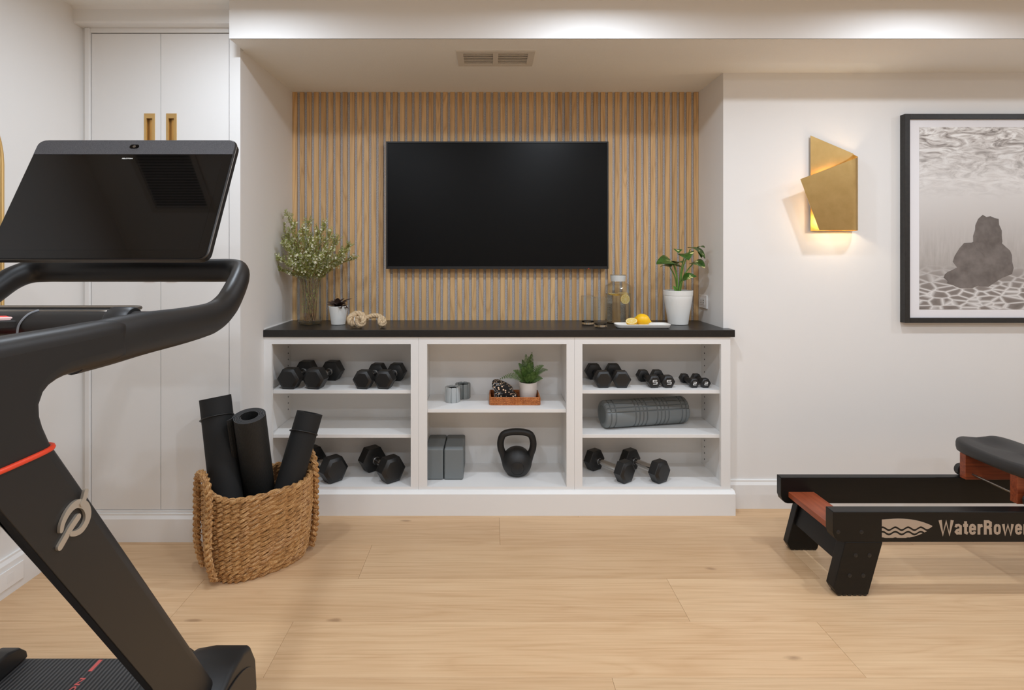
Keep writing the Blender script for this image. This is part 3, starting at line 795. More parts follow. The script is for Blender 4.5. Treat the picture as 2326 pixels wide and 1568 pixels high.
for fl_ in (0, 1):
    s = (lambda x: mx(x)) if fl_ else (lambda x: x)
    rl = obj('side_rail', MB().box(min(s(-.775), s(-.69)), -.30, .055, max(s(-.775), s(-.69)), 1.2, BZ+.012), M['tread_dark'], tm, bevel=.012, seg=3)
    for yy_ in (-.2, 1.3):
        obj('foot', MB().lathe([(.028, 0), (.03, .02), (.022, .06)], (s(-.735), yy_, 0), 18), M['rubber'], tm, smooth=40)
    # end cap: a hooded cover with slanted shoulders and an oval side panel
    xi, xo = -.795, -.628
    prof2 = [(1.13, .045), (1.13, .19), (1.22, .235), (1.34, .268), (1.40, .270), (1.44, .255), (1.47, .20), (1.478, .12), (1.46, .045)]
    mb = MB(); n2 = len(prof2)
    secs = [(xi, .84, 0), (xi+.03, .97, 0), (xi+.075, 1, 0), (xo-.012, 1, 0), (xo, .975, .006)]
    for (x, k, ins) in secs:
        for (y_, z_) in prof2:
            mb.v.append(Vector((s(x), 1.13+(y_-1.13)*(1-ins*2) if k == 1 else 1.13+(y_-1.13)*(.97 if k < .9 else .99), .045+(z_-.045)*k)))
    for i in range(len(secs)-1):
        for j in range(n2): mb.f.append((i*n2+j, (i+1)*n2+j, (i+1)*n2+(j+1) % n2, i*n2+(j+1) % n2))
    mb.f.append(tuple(range(n2))); mb.f.append(tuple((len(secs)-1)*n2+j for j in range(n2)))
    ec = obj('end_cap', mb, M['tread_dark'], tm, bevel=.008, seg=3)
    hd = [(1.17, BZ+.003), (1.20, .222), (1.26, .243), (1.34, .260), (1.40, .262), (1.435, .25), (1.455, .228), (1.46, BZ+.003)]
    obj('belt_hood', MB().prism(hd, 'x', s(-.838), s(xi+.012)), M['tread_dark'], ec, bevel=.007, seg=3)
    ov = [(1.315+.14*math.cos(2*math.pi*k/40), .155+.085*math.sin(2*math.pi*k/40)) for k in range(40)]
    a, b2 = s(xo-.001), s(xo+.004)
    sp_ = obj('side_panel', MB().prism(ov, 'x', a, b2), M['tread'], ec, bevel=.002); sp_['label'] = 'oval brown-black side panel'
    lp = rrect(s(-.765) if not fl_ else s(-.655), 1.24, s(-.655) if not fl_ else s(-.765), 1.40, .012)


# ================================================================== rowing machine
rw = thing('rowing_machine', 'black wooden rowing machine with reddish cherry cross plank and padded seat', 'rower', (1.9, 2.22, 0))
YR0, YR1 = 2.05, 2.098                          # near rail
YQ0, YQ1 = 2.368, 2.404                         # far rail
RZ0, RZ1 = .204, .318
RXE = 3.45
def rail_poly(x0, x1):
    return [(x0, RZ1), (x0, RZ0+.035), (x0+.006, RZ0+.016), (x0+.018, RZ0+.004), (x0+.03, RZ0), (x1, RZ0), (x1, RZ1)]
rn_ = obj('rail', MB().prism(rail_poly(1.289, RXE), 'y', YR0, YR1), M['black_wood'], rw, bevel=.003)
rf_ = obj('rail', MB().prism(rail_poly(1.262, RXE), 'y', YQ0, YQ1), M['black_wood'], rw, bevel=.003)
# logo on the near rail
def LP(px, py): q = P(px, py, YR0); return (q.x, q.z)
lg = MB()
nose = []
x0p, x1p = 2003, 2122
def wave(px, base): return base+3.2*math.cos((px-2003)/29.0*2*math.pi+math.pi*.9)
def up_y(px): t = (px-x0p)/(x1p-x0p); return 1178.5+18.5*max(0, (t-.3)/.7)**2.3+2.2*max(0, 1-t/.3)**1.5
n = 48
def env_low(px): t = (px-x0p)/(x1p-x0p); return 1222-(25*max(0, (t-.45)/.55)**1.7)
def band(b0, b1):
    topp = []; bot = []
    for k in range(n+1):
        px = x0p+(x1p-x0p)*k/n
        a = max(up_y(px), wave(px, b0)) if b0 is not None else up_y(px)
        c = min(wave(px, b1), env_low(px))
        if c-a < .4: continue
        topp.append(LP(px, a)); bot.append(LP(px, c))
    if len(topp) > 2: lg.prism(topp+bot[::-1], 'y', YR0-.0008, YR0-.0001)
band(None, 1199); band(1203.5, 1209); band(1213.5, 1224)
o = obj('rail_logo', lg, M['tan_print'], rn_); o['label'] = 'tan oval wave logo'
cxy = P((2131+2337)/2, 1198.5, YR0)
glyph = {  # heavy condensed capitals and lower case as centre lines on a unit cap height
 'W': (.92, [[(.11, 1), (.27, .0), (.46, .9), (.65, .0), (.81, 1)]]),
 'a': (.5, [[(.1, .5), (.14, .64), (.27, .66), (.38, .58), (.38, .0)], [(.38, .36), (.18, .3), (.11, .18), (.18, .08), (.3, .1), (.38, .2)]]),
 't': (.33, [[(.17, .92), (.17, .14), (.3, .08)], [(.03, .64), (.31, .64)]]),
 'e': (.5, [[(.12, .38), (.38, .38), (.38, .52), (.33, .62), (.25, .66), (.16, .62), (.12, .52), (.12, .2), (.17, .1), (.25, .07), (.34, .1), (.38, .22)]]),
 'r': (.36, [[(.12, .72), (.12, 0)], [(.12, .5), (.2, .6), (.33, .63)]]),
 'R': (.58, [[(.13, 1), (.13, 0)], [(.13, .9), (.32, .9), (.43, .82), (.43, .6), (.32, .51), (.13, .51)], [(.32, .5), (.42, .4), (.44, .0)]]),
 'o': (.5, [[(.25, .66), (.15, .61), (.12, .5), (.12, .22), (.15, .12), (.25, .07), (.35, .12), (.38, .22), (.38, .5), (.35, .61), (.25, .66)]]),
 'w': (.74, [[(.1, .72), (.21, .0), (.37, .66), (.53, .0), (.64, .72)]])}
tw = sum(glyph[c][0] for c in 'WaterRower'); Wm, Hm = (2337-2131)*YR0/F, 32.5*YR0/F
kx = Wm/tw; ox_ = XP(2131, YR0); oz_ = ZP(1214.5, YR0)
for c in 'WaterRower':
    gm = MB()
    for ln in glyph[c][1]: ribbon(gm, [(ox_+q[0]*kx, oz_+q[1]*Hm) for q in ln], {'W': .0060, 'w': .0052, 'R': .0052, 't': .0052, 'r': .0052}.get(c, .0045), YR0-.0008, YR0-.0002, .86 if c in 'Ww' else .62)
    obj('letter', gm, M['tan_print'], rn_); ox_ += glyph[c][0]*kx
def bolt(px, py, par):
    q = P(px, py, YR0-.003); mb = MB().lathe([(.0005, .0022), (.006, .0021), (.0078, .001), (.0078, -.002)], (0, 0, 0), 16).xf(Matrix.Translation((q.x, YR0+.0005, q.z)) @ Matrix.Rotation(math.pi/2, 4, 'X'))
    b = obj('bolt', mb, M['black_plastic'], par, smooth=40)
    h = MB().lathe([(.0028, .0043), (.0028, .0049)], (0, 0, 0), 6).xf(Matrix.Translation((q.x, YR0+.0005, q.z)) @ Matrix.Rotation(math.pi/2, 4, 'X'))
bolt(1905, 1210, rw); bolt(1958, 1210, rw)
def leg(y0, y1):
    poly = [(1.335, RZ0), (1.290, .030), (1.305, .006), (1.421, .006), (1.476, RZ0)]
    l = obj('leg', MB().prism(poly, 'y', y0, y1), M['black_wood'], rw, bevel=.003)
    ft = MB()
    for k in range(6): ft.prism([(1.306+k*.0195, .0065), (1.309+k*.0195, 0), (1.318+k*.0195, 0), (1.322+k*.0195, .0065)], 'y', y0+.003, y1-.003)
    obj('foot_pad', ft, M['rubber'], l)
    return l
l1 = leg(YR0+.0002, YR1); l2 = leg(YQ0, YQ1-.0002)
for q in ((1945, 1263), (1976, 1263), (1931, 1309), (1962, 1309)): bolt(*q, l1)
for x_ in (3.3,):
    for y0, y1 in ((YR0, YR1), (YQ0, YQ1)): obj('front_leg', MB().box(x_-.05, y0, 0, x_+.05, y1, RZ0), M['black_wood'], rw, bevel=.003)
pk = obj('cross_plank', MB().box(1.294, YR1-.0, .232, 1.405, YQ0+.0, .2556), M['cherry'], rw, bevel=.002); pk['label'] = 'reddish cherry wood cross plank'
ps_ = MB().lathe([(0, .0022), (.006, .002), (.008, 0)], (1.372, YR1+.045, .2556), 14); obj('screw', ps_, M['black_plastic'], pk, smooth=40)
obj('cross_brace', MB().prism([(1.322, .115), (1.342, .115), (1.366, .197), (1.346, .197)], 'y', YR1, YQ0), M['black_wood'], rw, bevel=.002)
# seat carriage
SX0, SX1 = 2.032, 2.275
cg = obj('carriage_side', MB().box(SX0, 2.104, .322, SX1, 2.134, .43), M['cherry_x'], rw, bevel=.002)
cf = obj('carriage_side', MB().box(SX0, 2.332, .322, SX1, 2.362, .43), M['cherry_x'], rw, bevel=.002)
for xx in (SX0+.03, SX1-.03):
    obj('axle', MB().tube([(xx, 2.07, .345), (xx, 2.39, .345)], .0045, 10), M['gunmetal'], rw, smooth=40)
    for (y0, y1) in ((2.062, 2.092), (2.374, 2.400)):
        obj('wheel', MB().tube([(xx, y0, .345), (xx, y0+.003, .345), (xx, y1-.003, .345), (xx, y1, .345)], [.022, .026, .026, .022], 24), M['rubber'], rw, smooth=40)
ya, yb_ = 2.03, 2.425
def seat_fn(top):
    def fn(u, v):
        # superellipse outline, cupped top with a raised rim at the rear corners
        a = 2*math.pi*u; c, s = math.cos(a), math.sin(a)
        ex = math.copysign(abs(c)**.45, c); ey = math.copysign(abs(s)**.5, s)
        r = v
        x = (SX0+SX1)/2-.002+(.128*r)*ex; y = (ya+yb_)/2+((yb_-ya)/2*r)*ey
        if r*abs(ex) < 1 and ey*r > -2: pass
        nx, ny = ex*r, ey*r
        z = .474+.010*abs(ny)**2.2*(1 if nx < .2 else .6)-.016*math.exp(-((nx-.0)/.35)**2-((abs(ny)-.62)/.38)**2)+.006*math.exp(-((nx-.55)/.4)**2)
        return (x, y, z if top else .428)
    return fn
sm = MB()
rings = [0.02, .25, .45, .62, .76, .88, .95]
nu = 64
ft_ = seat_fn(True); fb_ = seat_fn(False)
for r in rings:
    for k in range(nu): sm.v.append(Vector(ft_(k/nu, r)))
for (r, dz) in ((.985, -.006), (1.0, -.018), (1.0, -.034)):
    for k in range(nu):
        p = Vector(ft_(k/nu, r)); p.z = Vector(ft_(k/nu, .95)).z+dz; sm.v.append(p)
for (r, z) in ((.985, .432), (.95, .428), (.02, .428)):
    for k in range(nu): p = Vector(ft_(k/nu, r)); p.z = z; sm.v.append(p)
nr = len(rings)+6
for i in range(nr-1):
    for k in range(nu): sm.f.append((i*nu+k, i*nu+(k+1) % nu, (i+1)*nu+(k+1) % nu, (i+1)*nu+k))
sm.f.append(tuple(range(nu))); sm.f.append(tuple((nr-1)*nu+k for k in range(nu)))
obj('seat_pad', sm, M['seat_pad'], rw, smooth=70)
# ================================================================== basket with rolled mats
BC = Vector((-.972, 2.300, 0)); TH = R(42); BU = Vector((math.cos(TH), math.sin(TH), 0)); BV = Vector((-math.sin(TH), math.cos(TH), 0))
BA, BB, BH = .204, .150, .335
bk = thing('woven_basket', 'oval woven seagrass basket with braided handles holding rolled mats', 'basket', (BC.x, BC.y, 0))
def bpt(phi, z, out=0.0):
    c, s = math.cos(phi), math.sin(phi); e = .8
    t = z/BH; k = .90+.10*min(1, t*1.6) if t < .6 else 1.0
    k *= 1-.06*max(0, 1-t*9)
    x = math.copysign(abs(c)**e, c)*(BA*k+out); y = math.copysign(abs(s)**e, s)*(BB*k+out)
    lift = .022*abs(c)**6*max(0, t)
    return BC+BU*x+BV*y+Vector((0, 0, z+lift))
random.seed(11)
rows_n = 18; pitch_b = BH/rows_n
nseg = 264
for i in range(rows_n):
    mb = MB(); z0 = .010+pitch_b*i; ph = i*math.pi+random.uniform(-.5, .5)
    tw = 17
    jit = [random.uniform(-.0012, .0012) for _ in range(nseg)]
    for k2 in (0, 1):
        for fb in range(4):
            pts = []; fo = 2*math.pi*fb/4+random.uniform(-.3, .3); rr = []
            j2 = random.uniform(.9, 1.12)
            for q in range(nseg):
                phi = 2*math.pi*q/nseg; a = tw*phi+ph+k2*math.pi; b = fo+phi*5
                oz = .0052*math.sin(a)+.0046*math.sin(b); oo = .0066*math.cos(a)+.0040*math.cos(b)
                pts.append(bpt(phi, z0+oz+jit[q]*.5, oo+jit[q]*.5)); rr.append(.0044*j2+jit[q]*.3)
            mb.tube(pts, rr, 5, closed=True)
    obj('weave_row', mb, M['straw'], bk, smooth=70)
def liner(u, v):
    p = bpt(2*math.pi*u, .004+(BH-.006)*v, -.010); return p
lb = MB().grid(72, 8, liner, closed_u=True)
ctr = len(lb.v); lb.v.append(BC+Vector((0, 0, .004)))
for k in range(72): lb.f.append((k, (k+1) % 72, ctr))
obj('inner_wall', lb, M['straw_in'], bk, smooth=60)
# braided handles down both ends
def braid(path, sr, amp, lam, name, par):
    pts = catmull(path[0], 26); nr = path[1]
    S = [0]
    for a, b in zip(pts[:-1], pts[1:]): S.append(S[-1]+(b-a).length)
    mb = MB()
    for k in range(3):
        q = []
        for i, p in enumerate(pts):
            t = (pts[min(i+1, len(pts)-1)]-pts[max(i-1, 0)]).normalized(); side_ = t.cross(nr).normalized(); a = 2*math.pi*S[i]/lam+k*2*math.pi/3
            q.append((p+side_*(amp*math.sin(a))+nr*(amp*.55*math.sin(2*a)), side_, nr))
        for fb in range(4):
            w0 = 2*math.pi*fb/4
            mb.tube([c+(sd2*math.cos(w0+i*.03)+n2*math.sin(w0+i*.03))*(sr*.52) for i, (c, sd2, n2) in enumerate(q)], sr*.5, 5)
    return obj(name, mb, M['straw'], par, smooth=70)
for sg in (-1, 1):
    nrm = BU*sg
    e0 = BC+BU*(sg*(BA+(.014 if sg < 0 else .006)))
    low_ = BC+BU*(sg*(BA*.9+.012))
    hw = .078
    pth = [low_+BV*(-hw*.9)+Vector((0, 0, .02)), e0+BV*(-hw)+Vector((0, 0, .12)), e0+BV*(-hw)+Vector((0, 0, .24)), e0+BV*(-hw)+Vector((0, 0, .345)), e0+BV*(-hw*.72)+Vector((0, 0, .393)),
           e0+Vector((0, 0, .412)),
           e0+BV*(hw*.72)+Vector((0, 0, .393)), e0+BV*hw+Vector((0, 0, .345)), e0+BV*hw+Vector((0, 0, .24)), e0+BV*hw+Vector((0, 0, .12)), low_+BV*(hw*.9)+Vector((0, 0, .02))]
    h = braid((pth, nrm), .0098, .0108, .07, 'handle', bk)
    for zz_ in (.05, .17, .29):
        for s2 in (-1, 1):
            c0 = e0+BV*(s2*hw)+Vector((0, 0, zz_))
            if zz_ < .1: c0 = low_*.6+e0*.4+BV*(s2*hw)+Vector((0, 0, zz_))
            mb = MB()
            for d in (-1, 1): mb.tube(catmull([c0+BV*(-.026)+Vector((0, 0, d*.012))-nrm*.012, c0+nrm*.012, c0+BV*(.026)+Vector((0, 0, -d*.012))-nrm*.012], 5), .0026, 6)
            obj('tie', mb, M['straw'], h, smooth=60)

# rolled mats
def yoga_mat(top, bottom, r, label, loose=False, turns=5, band=True, textured=False):
    top, bottom = Vector(top), Vector(bottom); ax = (top-bottom); L = ax.length; ax.normalize()
    # frame with x pointing roughly to the viewer's left
    rx = Vector((1, 0, 0)); rx = (rx-ax*rx.dot(ax)).normalized(); ry = ax.cross(rx)
    t = thing('yoga_mat', label, 'yoga mat', bottom, 'rolled mats in the basket')
    thk = .0043; r0 = r-turns*.0068
    def W(a, rad, h): return bottom+rx*(math.cos(a)*rad)+ry*(math.sin(a)*rad)+ax*h
    n = turns*40; mb = MB(); a0 = R(195) if loose else R(100)
    prof = []
    for k in range(n+1):
        a = a0-2*math.pi*turns*(1-k/n); rad = r0+(r-thk-r0)*k/n; prof.append((a, rad))
    if loose:
        # the free end lifts off the roll and trails to the left
        for k in range(1, 5): prof.append((a0+.05*k, r-thk+.0030*k**1.3))
    m2 = len(prof)
    for (a, rad) in prof:
        for rad2, h in ((rad, 0), (rad+thk, 0), (rad+thk, L), (rad, L)): mb.v.append(W(a, rad2, h))
    for k in range(m2-1):
        for j in range(4): mb.f.append((k*4+j, (k+1)*4+j, (k+1)*4+(j+1) % 4, k*4+(j+1) % 4))
    mb.f.append((0, 1, 2, 3)); mb.f.append(tuple((m2-1)*4+j for j in range(4)))
    o = obj('rolled_sheet', mb, M['mat_tex'] if textured else M['matblack'], t, smooth=40)
    o.data.materials.append(M['matgrey'])
    for p in o.data.polygons:
        if abs(p.normal.dot(ax)) > .9: p.material_index = 1 if textured else 0
    if band:
        ring = [W(2*math.pi*k/40, r+.0008, L-.085+.012*math.cos(2*math.pi*k/40+1.2)) for k in range(40)]
        obj('elastic_band', MB().tube(ring, .0024, 7, closed=True), M['rubber'], t, smooth=60)
    return t
def mtex():
    m, t, b = nmat('grid_mat'); b.inputs['Base Color'].default_value = (*lin((30, 30, 29)), 1); b.inputs['Roughness'].default_value = .6
    vo = N(t, 'ShaderNodeTexVoronoi', Scale=185.0); vo.inputs['Randomness'].default_value = 0; t.links.new(coords(t), vo.inputs['Vector'])
    bump(t, b, vo.outputs['Distance'], .6, .003); return m
M['mat_tex'] = mtex()
yoga_mat(P(488, 903, 2.302), (-1.028, 2.195, .03), .064, 'black rolled yoga mat leaning left in the basket, with elastic band')
yoga_mat(P(566, 945, 2.233), (-.979, 2.385, .03), .066, 'textured black yoga mat in the middle showing its grey spiral end', loose=True, band=False, textured=True)
yoga_mat(P(703, 938, 2.393), (-.917, 2.241, .03), .058, 'black rolled yoga mat leaning right toward the dumbbell shelves')

# ================================================================== dumbbells
def dumbbell(label, group, near, far, wpx, yn, yf, zs, hl, chrome=False, num=None, hr=None):
    """near/far: head centres across the picture; yn/yf: where the two heads touch the shelf"""
    Yn = yn+hl/2; Yf = yf+hl/2
    Rr = wpx*yn/F/2
    a = Vector((XP(near, Yn), Yn, 0)); b = Vector((XP(far, Yf), Yf, 0))
    d = (b-a); Lc = d.length; yaw = math.atan2(d.y, d.x)-math.pi/2
    t = thing('dumbbell', label, 'dumbbell', (0, 0, 0), group)
    ap = Rr*math.cos(math.pi/6)
    def head(sgn, yc):
        # hex prism along y with chamfers; flats up and down
        ch = .2*Rr
        ringsd = [(-hl/2, .76), (-hl/2+ch*.75, 1.0), (hl/2-ch*.5, 1.0), (hl/2, .82)]
        mb = MB()
        for (y_, k) in ringsd:
            for q in range(6):
                a_ = math.pi/3*q; mb.v.append(Vector((math.cos(a_)*Rr*k, yc+sgn*y_, ap+math.sin(a_)*Rr*k)))
        for i in range(3):
            for q in range(6): mb.f.append((i*6+q, i*6+(q+1) % 6, (i+1)*6+(q+1) % 6, (i+1)*6+q))
        mb.f.append(tuple(range(6))); mb.f.append(tuple(18+q for q in range(6)))
        return mb
    h1 = obj('head', head(1, 0), M['rubber'], t, bevel=.0025, seg=2)
    h2 = obj('head', head(-1, Lc), M['rubber'], t, bevel=.0025, seg=2)
    r = hr or max(.0125, Rr*.27)
    y0, y1 = hl/2-.004, Lc-hl/2+.004; n = 9
    hm = M['chrome'] if chrome else M['rubber']
    obj('handle', MB().tube([(0, y0+(y1-y0)*k/n, ap) for k in range(n+1)], [r*(1+.16*math.sin(math.pi*k/n)) for k in range(n+1)], 18), hm, t, smooth=50)
    if chrome:
        for yy_ in (y0+.008, y1-.008):
            obj('collar', MB().tube([(0, yy_-.006, ap), (0, yy_+.006, ap)], r*1.22, 18), M['steel'], t, smooth=40)
    if num:
        gm = MB(); w2, h2 = Rr*.30, Rr*.27
        seg_ = {'5': [(1, 1), (-1, 1), (-1, .1), (.8, .1), (1, -.1), (.9, -1), (-1, -1)], '2': [(-1, 1), (.85, 1), (1, .8), (.9, .1), (-.85, -.1), (-1, -.3), (-1, -1), (1, -1)]}[num]
        ribbon(gm, [(x*w2, ap+z*h2) for x, z in seg_], Rr*.048, -hl/2-.0008, -hl/2-.0002)
        obj('number', gm, M['white_paint'], t)
    t.location = (a.x, a.y, zs); t.rotation_euler = (0, 0, yaw)
    return t
Z1, Z2, Z0 = .608, .3865, .133
g1 = 'hex dumbbells on the shelves'
dumbbell('large black hex dumbbell, far left of the upper left shelf', g1, 660, 697, 53, 2.735, 2.925, Z1, .072, True, hr=.016)
dumbbell('large black hex dumbbell, second from left on the upper left shelf', g1, 717, 756, 53, 2.735, 2.925, Z1, .072, True, hr=.016)
dumbbell('medium black hex dumbbell, third from left on the upper left shelf', g1, 827, 858, 47, 2.738, 2.915, Z1, .066, True, hr=.015)
dumbbell('medium black hex dumbbell, rightmost on the upper left shelf', g1, 874.5, 901, 47, 2.738, 2.915, Z1, .066, True, hr=.015)
dumbbell('largest black hex dumbbell beside the basket on the bottom left shelf', g1, 757, 708, 64, 2.742, 2.885, Z0, .074, True, hr=.017)
dumbbell('largest black hex dumbbell on the right of the bottom left shelf', g1, 888, 845, 64, 2.742, 2.885, Z0, .074, True, hr=.017)
dumbbell('plain black hex dumbbell, far left of the upper right shelf', g1, 1369, 1348, 43, 2.764, 2.95, Z1, .052)
dumbbell('plain black hex dumbbell, second from left on the upper right shelf', g1, 1411, 1393, 43, 2.764, 2.95, Z1, .052)
dumbbell('black dumbbell marked 5, left one of the pair', g1, 1484, 1460, 31.5, 2.766, 2.90, Z1, .044, num='5')
dumbbell('black dumbbell marked 5, right one of the pair', g1, 1516, 1492, 31.5, 2.766, 2.90, Z1, .044, num='5')
dumbbell('smallest black dumbbell marked 2, left one of the pair', g1, 1575, 1554, 24, 2.768, 2.875, Z1, .034, num='2')
dumbbell('smallest black dumbbell marked 2, right one nearest the cabinet side', g1, 1601, 1581, 24, 2.768, 2.875, Z1, .034, num='2')
dumbbell('black dumbbell with chrome handle, left one on the bottom right shelf', g1, 1419, 1349, 54, 2.742, 2.905, Z0, .058, True, hr=.0145)
dumbbell('black dumbbell with chrome handle, right one on the bottom right shelf', g1, 1498, 1430, 55, 2.742, 2.905, Z0, .058, True, hr=.0145)

# ================================================================== kettlebell
ky = 2.865; kx = XP(1174, ky)
kb = thing('kettlebell', 'black cast iron kettlebell on the bottom middle shelf', 'kettlebell', (kx, ky, Z0))
Rk = .0785; kz = Z0+.0665
prof = []
for k in range(25):
    a = -math.pi/2+math.pi*k/24; z = Rk*math.sin(a)
    prof.append((max(.0005, Rk*math.cos(a)), max(z, -.0662)))
obj('bell', MB().lathe(prof, (kx, ky, kz), 48), M['castiron'], kb, smooth=60)
hp = [(-.058, -.012), (-.070, .028), (-.0835, .066), (-.085, .102), (-.072, .136), (-.04, .149), (0, .152), (.04, .149), (.072, .136), (.085, .102), (.0835, .066), (.070, .028), (.058, -.012)]
hr_ = [.020, .0185, .018, .0178, .0175, .0175, .0175, .0175, .0175, .0178, .018, .0185, .020]
pts = catmull([(kx+x, ky, kz+.004+z) for x, z in hp], 6); rr = [q.x for q in catmull([(r, 0, 0) for r in hr_], 6)]
obj('handle', MB().tube(pts, rr, 18, up=(0, 1, 0)), M['castiron'], kb, smooth=60)
rg = [(kx+.034*math.cos(2*math.pi*k/40), 0, kz-.012+.034*math.sin(2*math.pi*k/40)) for k in range(40)]
rg = [Vector((x, ky-math.sqrt(max(0, Rk**2-(x-kx)**2-(z-kz)**2)), z)) for x, _, z in rg]
obj('raised_ring', MB().tube(rg, .0014, 6, closed=True), M['castiron'], kb, smooth=60)

# ================================================================== yoga blocks
yf_ = 2.788
for (a, b, lab) in ((-.3315, -.2385, 'grey foam yoga block against the cabinet divider'), (-.2345, -.1365, 'grey foam yoga block nearer the kettlebell')):
    o = obj('yoga_block', MB().box(a, yf_, Z0, b, 3.016, Z0+.160), M['foam_grey'], bevel=.009, seg=3)
    tag(o, lab, 'yoga block', 'yoga blocks')

# ================================================================== foam roller
A = Vector((XP(1368, 2.83), 2.832, Z2+.0705)); B = Vector((XP(1553, 2.925), 2.925, Z2+.0705)); ax = (B-A); Lr = ax.length; ax.normalize()
up_ = Vector((0, 0, 1)); sd = ax.cross(up_).normalized()
fr_ = thing('foam_roller', 'long grey grooved foam roller on the middle right shelf', 'foam roller', (A+B)/2-Vector((0, 0, .0705)))
rings_ = [.05, .105, .34, .385, .43, .475, .60, .645, .69, .735, .90, .95]
longs = [R(a) for a in (20, 40, 62, 84, 106, 232, 250, 268, 286)]
Rf = .070
mb = MB(); nl, nc = 320, 180
def prof_r(t, a):
    g = 0.0
    for q in rings_: g = max(g, math.exp(-((t-q)*Lr/.0026)**2))
    for q in longs:
        d = (a-q+math.pi) % (2*math.pi)-math.pi
        g = max(g, math.exp(-(d*Rf/.0026)**2))
    e = min(t, 1-t)*Lr
    rd = .014-math.sqrt(max(0, .014**2-(.014-e)**2)) if e < .014 else 0
    return Rf-.006*g-rd
TS = sorted({round(x, 6) for x in [k/60 for k in range(61)]+[q+d/Lr for q in rings_ for d in (-.0045, -.0028, -.0014, 0, .0014, .0028, .0045)]+[e/Lr for e in (.001, .003, .006, .010, .014)]+[1-e/Lr for e in (.001, .003, .006, .010, .014)] if 0 <= x <= 1})
AS = sorted({round(x % (2*math.pi), 6) for x in [2*math.pi*k/72 for k in range(72)]+[q+d/Rf for q in longs for d in (-.0045, -.0028, -.0014, 0, .0014, .0028, .0045)]})
nl, nc = len(TS)-1, len(AS)
for t in TS:
    for a in AS:
        r = prof_r(t, a); mb.v.append(A+ax*(t*Lr)+(sd*math.cos(a)+up_*math.sin(a))*r)
for i in range(nl):
    for k in range(nc): mb.f.append((i*nc+k, i*nc+(k+1) % nc, (i+1)*nc+(k+1) % nc, (i+1)*nc+k))
for i in (0, nl):
    c = len(mb.v); mb.v.append(A+ax*(i/nl*Lr))
    for k in range(nc): mb.f.append((i*nc+k, i*nc+(k+1) % nc, c))
obj('roller_body', mb, M['foam_grey'], fr_, smooth=60)
for e_, s in ((A, -1), (B, 1)):
    mb = MB()
    for k in range(48):
        a = 2*math.pi*k/48; mb.v.append(e_+ax*(s*.0006)+(sd*math.cos(a)+up_*math.sin(a))*.046)
    mb.f.append(tuple(range(48)))
    obj('end_disc', mb, mat('roller_end', (96, 102, 102), .6), fr_)

# ================================================================== wrist weights
def wrist_weight(px, yfront, label, col, ang, r=.039, h=.078):
    y = yfront+r; x = XP(px, y); z = .513
    t = thing('wrist_weight', label, 'wrist weight', (x, y, z), 'wrist weights on the middle shelf')
    n = 8
    for k in range(n):
        a = ang+2*math.pi*k/n
        c = Vector((x+math.cos(a)*(r-.006), y+math.sin(a)*(r-.006), z))
        tn = Vector((-math.sin(a), math.cos(a), 0)); rd = Vector((math.cos(a), math.sin(a), 0))
        mb = MB(); n8 = 16
        for (hh, k2) in ((0, .8), (.004, 1), (h-.004, 1), (h, .8)):
            for q in range(n8):
                b = 2*math.pi*q/n8; cx_, sx_ = math.cos(b), math.sin(b)
                mb.v.append(c+tn*(.0132*k2*math.copysign(abs(cx_)**.5, cx_))+rd*(.0065*k2*math.copysign(abs(sx_)**.6, sx_))+Vector((0, 0, hh)))
        for i in range(3):
            for q in range(n8): mb.f.append((i*n8+q, i*n8+(q+1) % n8, (i+1)*n8+(q+1) % n8, (i+1)*n8+q))
        mb.f.append(tuple(range(n8))); mb.f.append(tuple(3*n8+q for q in range(n8)))
        obj('pad', mb, col, t, smooth=40)
    obj('elastic_band', MB().lathe([(r-.0135, .01), (r-.0065, .01), (r-.0065, h-.008), (r-.0135, h-.008), (r-.0135, .01)], (x, y, z), 32, cap=(0, 0)), M['rubber'], t, smooth=40)
wrist_weight(1028, 2.832, 'pale silver segmented wrist weight at the front of the middle shelf', M['silver'], .25)
wrist_weight(1051.5, 2.905, 'darker grey segmented wrist weight standing behind the pale one', M['weight_grey'], .45, r=.0405)

# ================================================================== rattan tray, pouch, potted fern
ZM = .513
tx0, tx1, tyf, tyb = XP(1113.5, 2.80), XP(1226, 2.80), 2.798, 2.955
rt = thing('rattan_tray', 'small rectangular rattan tray on the middle shelf', 'tray', ((tx0+tx1)/2, (tyf+tyb)/2, ZM))
obj('tray_base', MB().box(tx0+.004, tyf+.004, ZM, tx1-.004, tyb-.004, ZM+.006), M['rattan'], rt)
loop = rrect(tx0, tyf, tx1, tyb, .008, 3)
def along(loop, n):
    L = [Vector((p[0], p[1], 0)) for p in loop]; S = [0]
    for i in range(len(L)): S.append(S[-1]+(L[(i+1) % len(L)]-L[i]).length)
    out = []
    for k in range(n):
        s = S[-1]*k/n; i = max(j for j in range(len(L)) if S[j] <= s)
        out.append(L[i].lerp(L[(i+1) % len(L)], (s-S[i])/max(1e-9, S[i+1]-S[i])))
    return out, S[-1]
lp_, per = along(loop, 360)
cen = Vector(((tx0+tx1)/2, (tyf+tyb)/2, 0))
for i, z in enumerate((.005, .0135, .022, .0305)):
    mb = MB()
    tw = 52
    for k2 in (0, 1):
        q = []
        for k, p in enumerate(lp_):
            a = 2*math.pi*tw*k/360+k2*math.pi; pr = lp_[k-1]; nx_ = lp_[(k+1) % 360]; tt = (nx_-pr).normalized(); nrm = Vector((tt.y, -tt.x, 0))
            q.append(p+nrm*(.002*math.cos(a))+Vector((0, 0, ZM+z+.0032*math.sin(a))))
        mb.tube(q, .0034, 5, closed=True)
    obj('woven_row', mb, M['rattan'], rt, smooth=70)
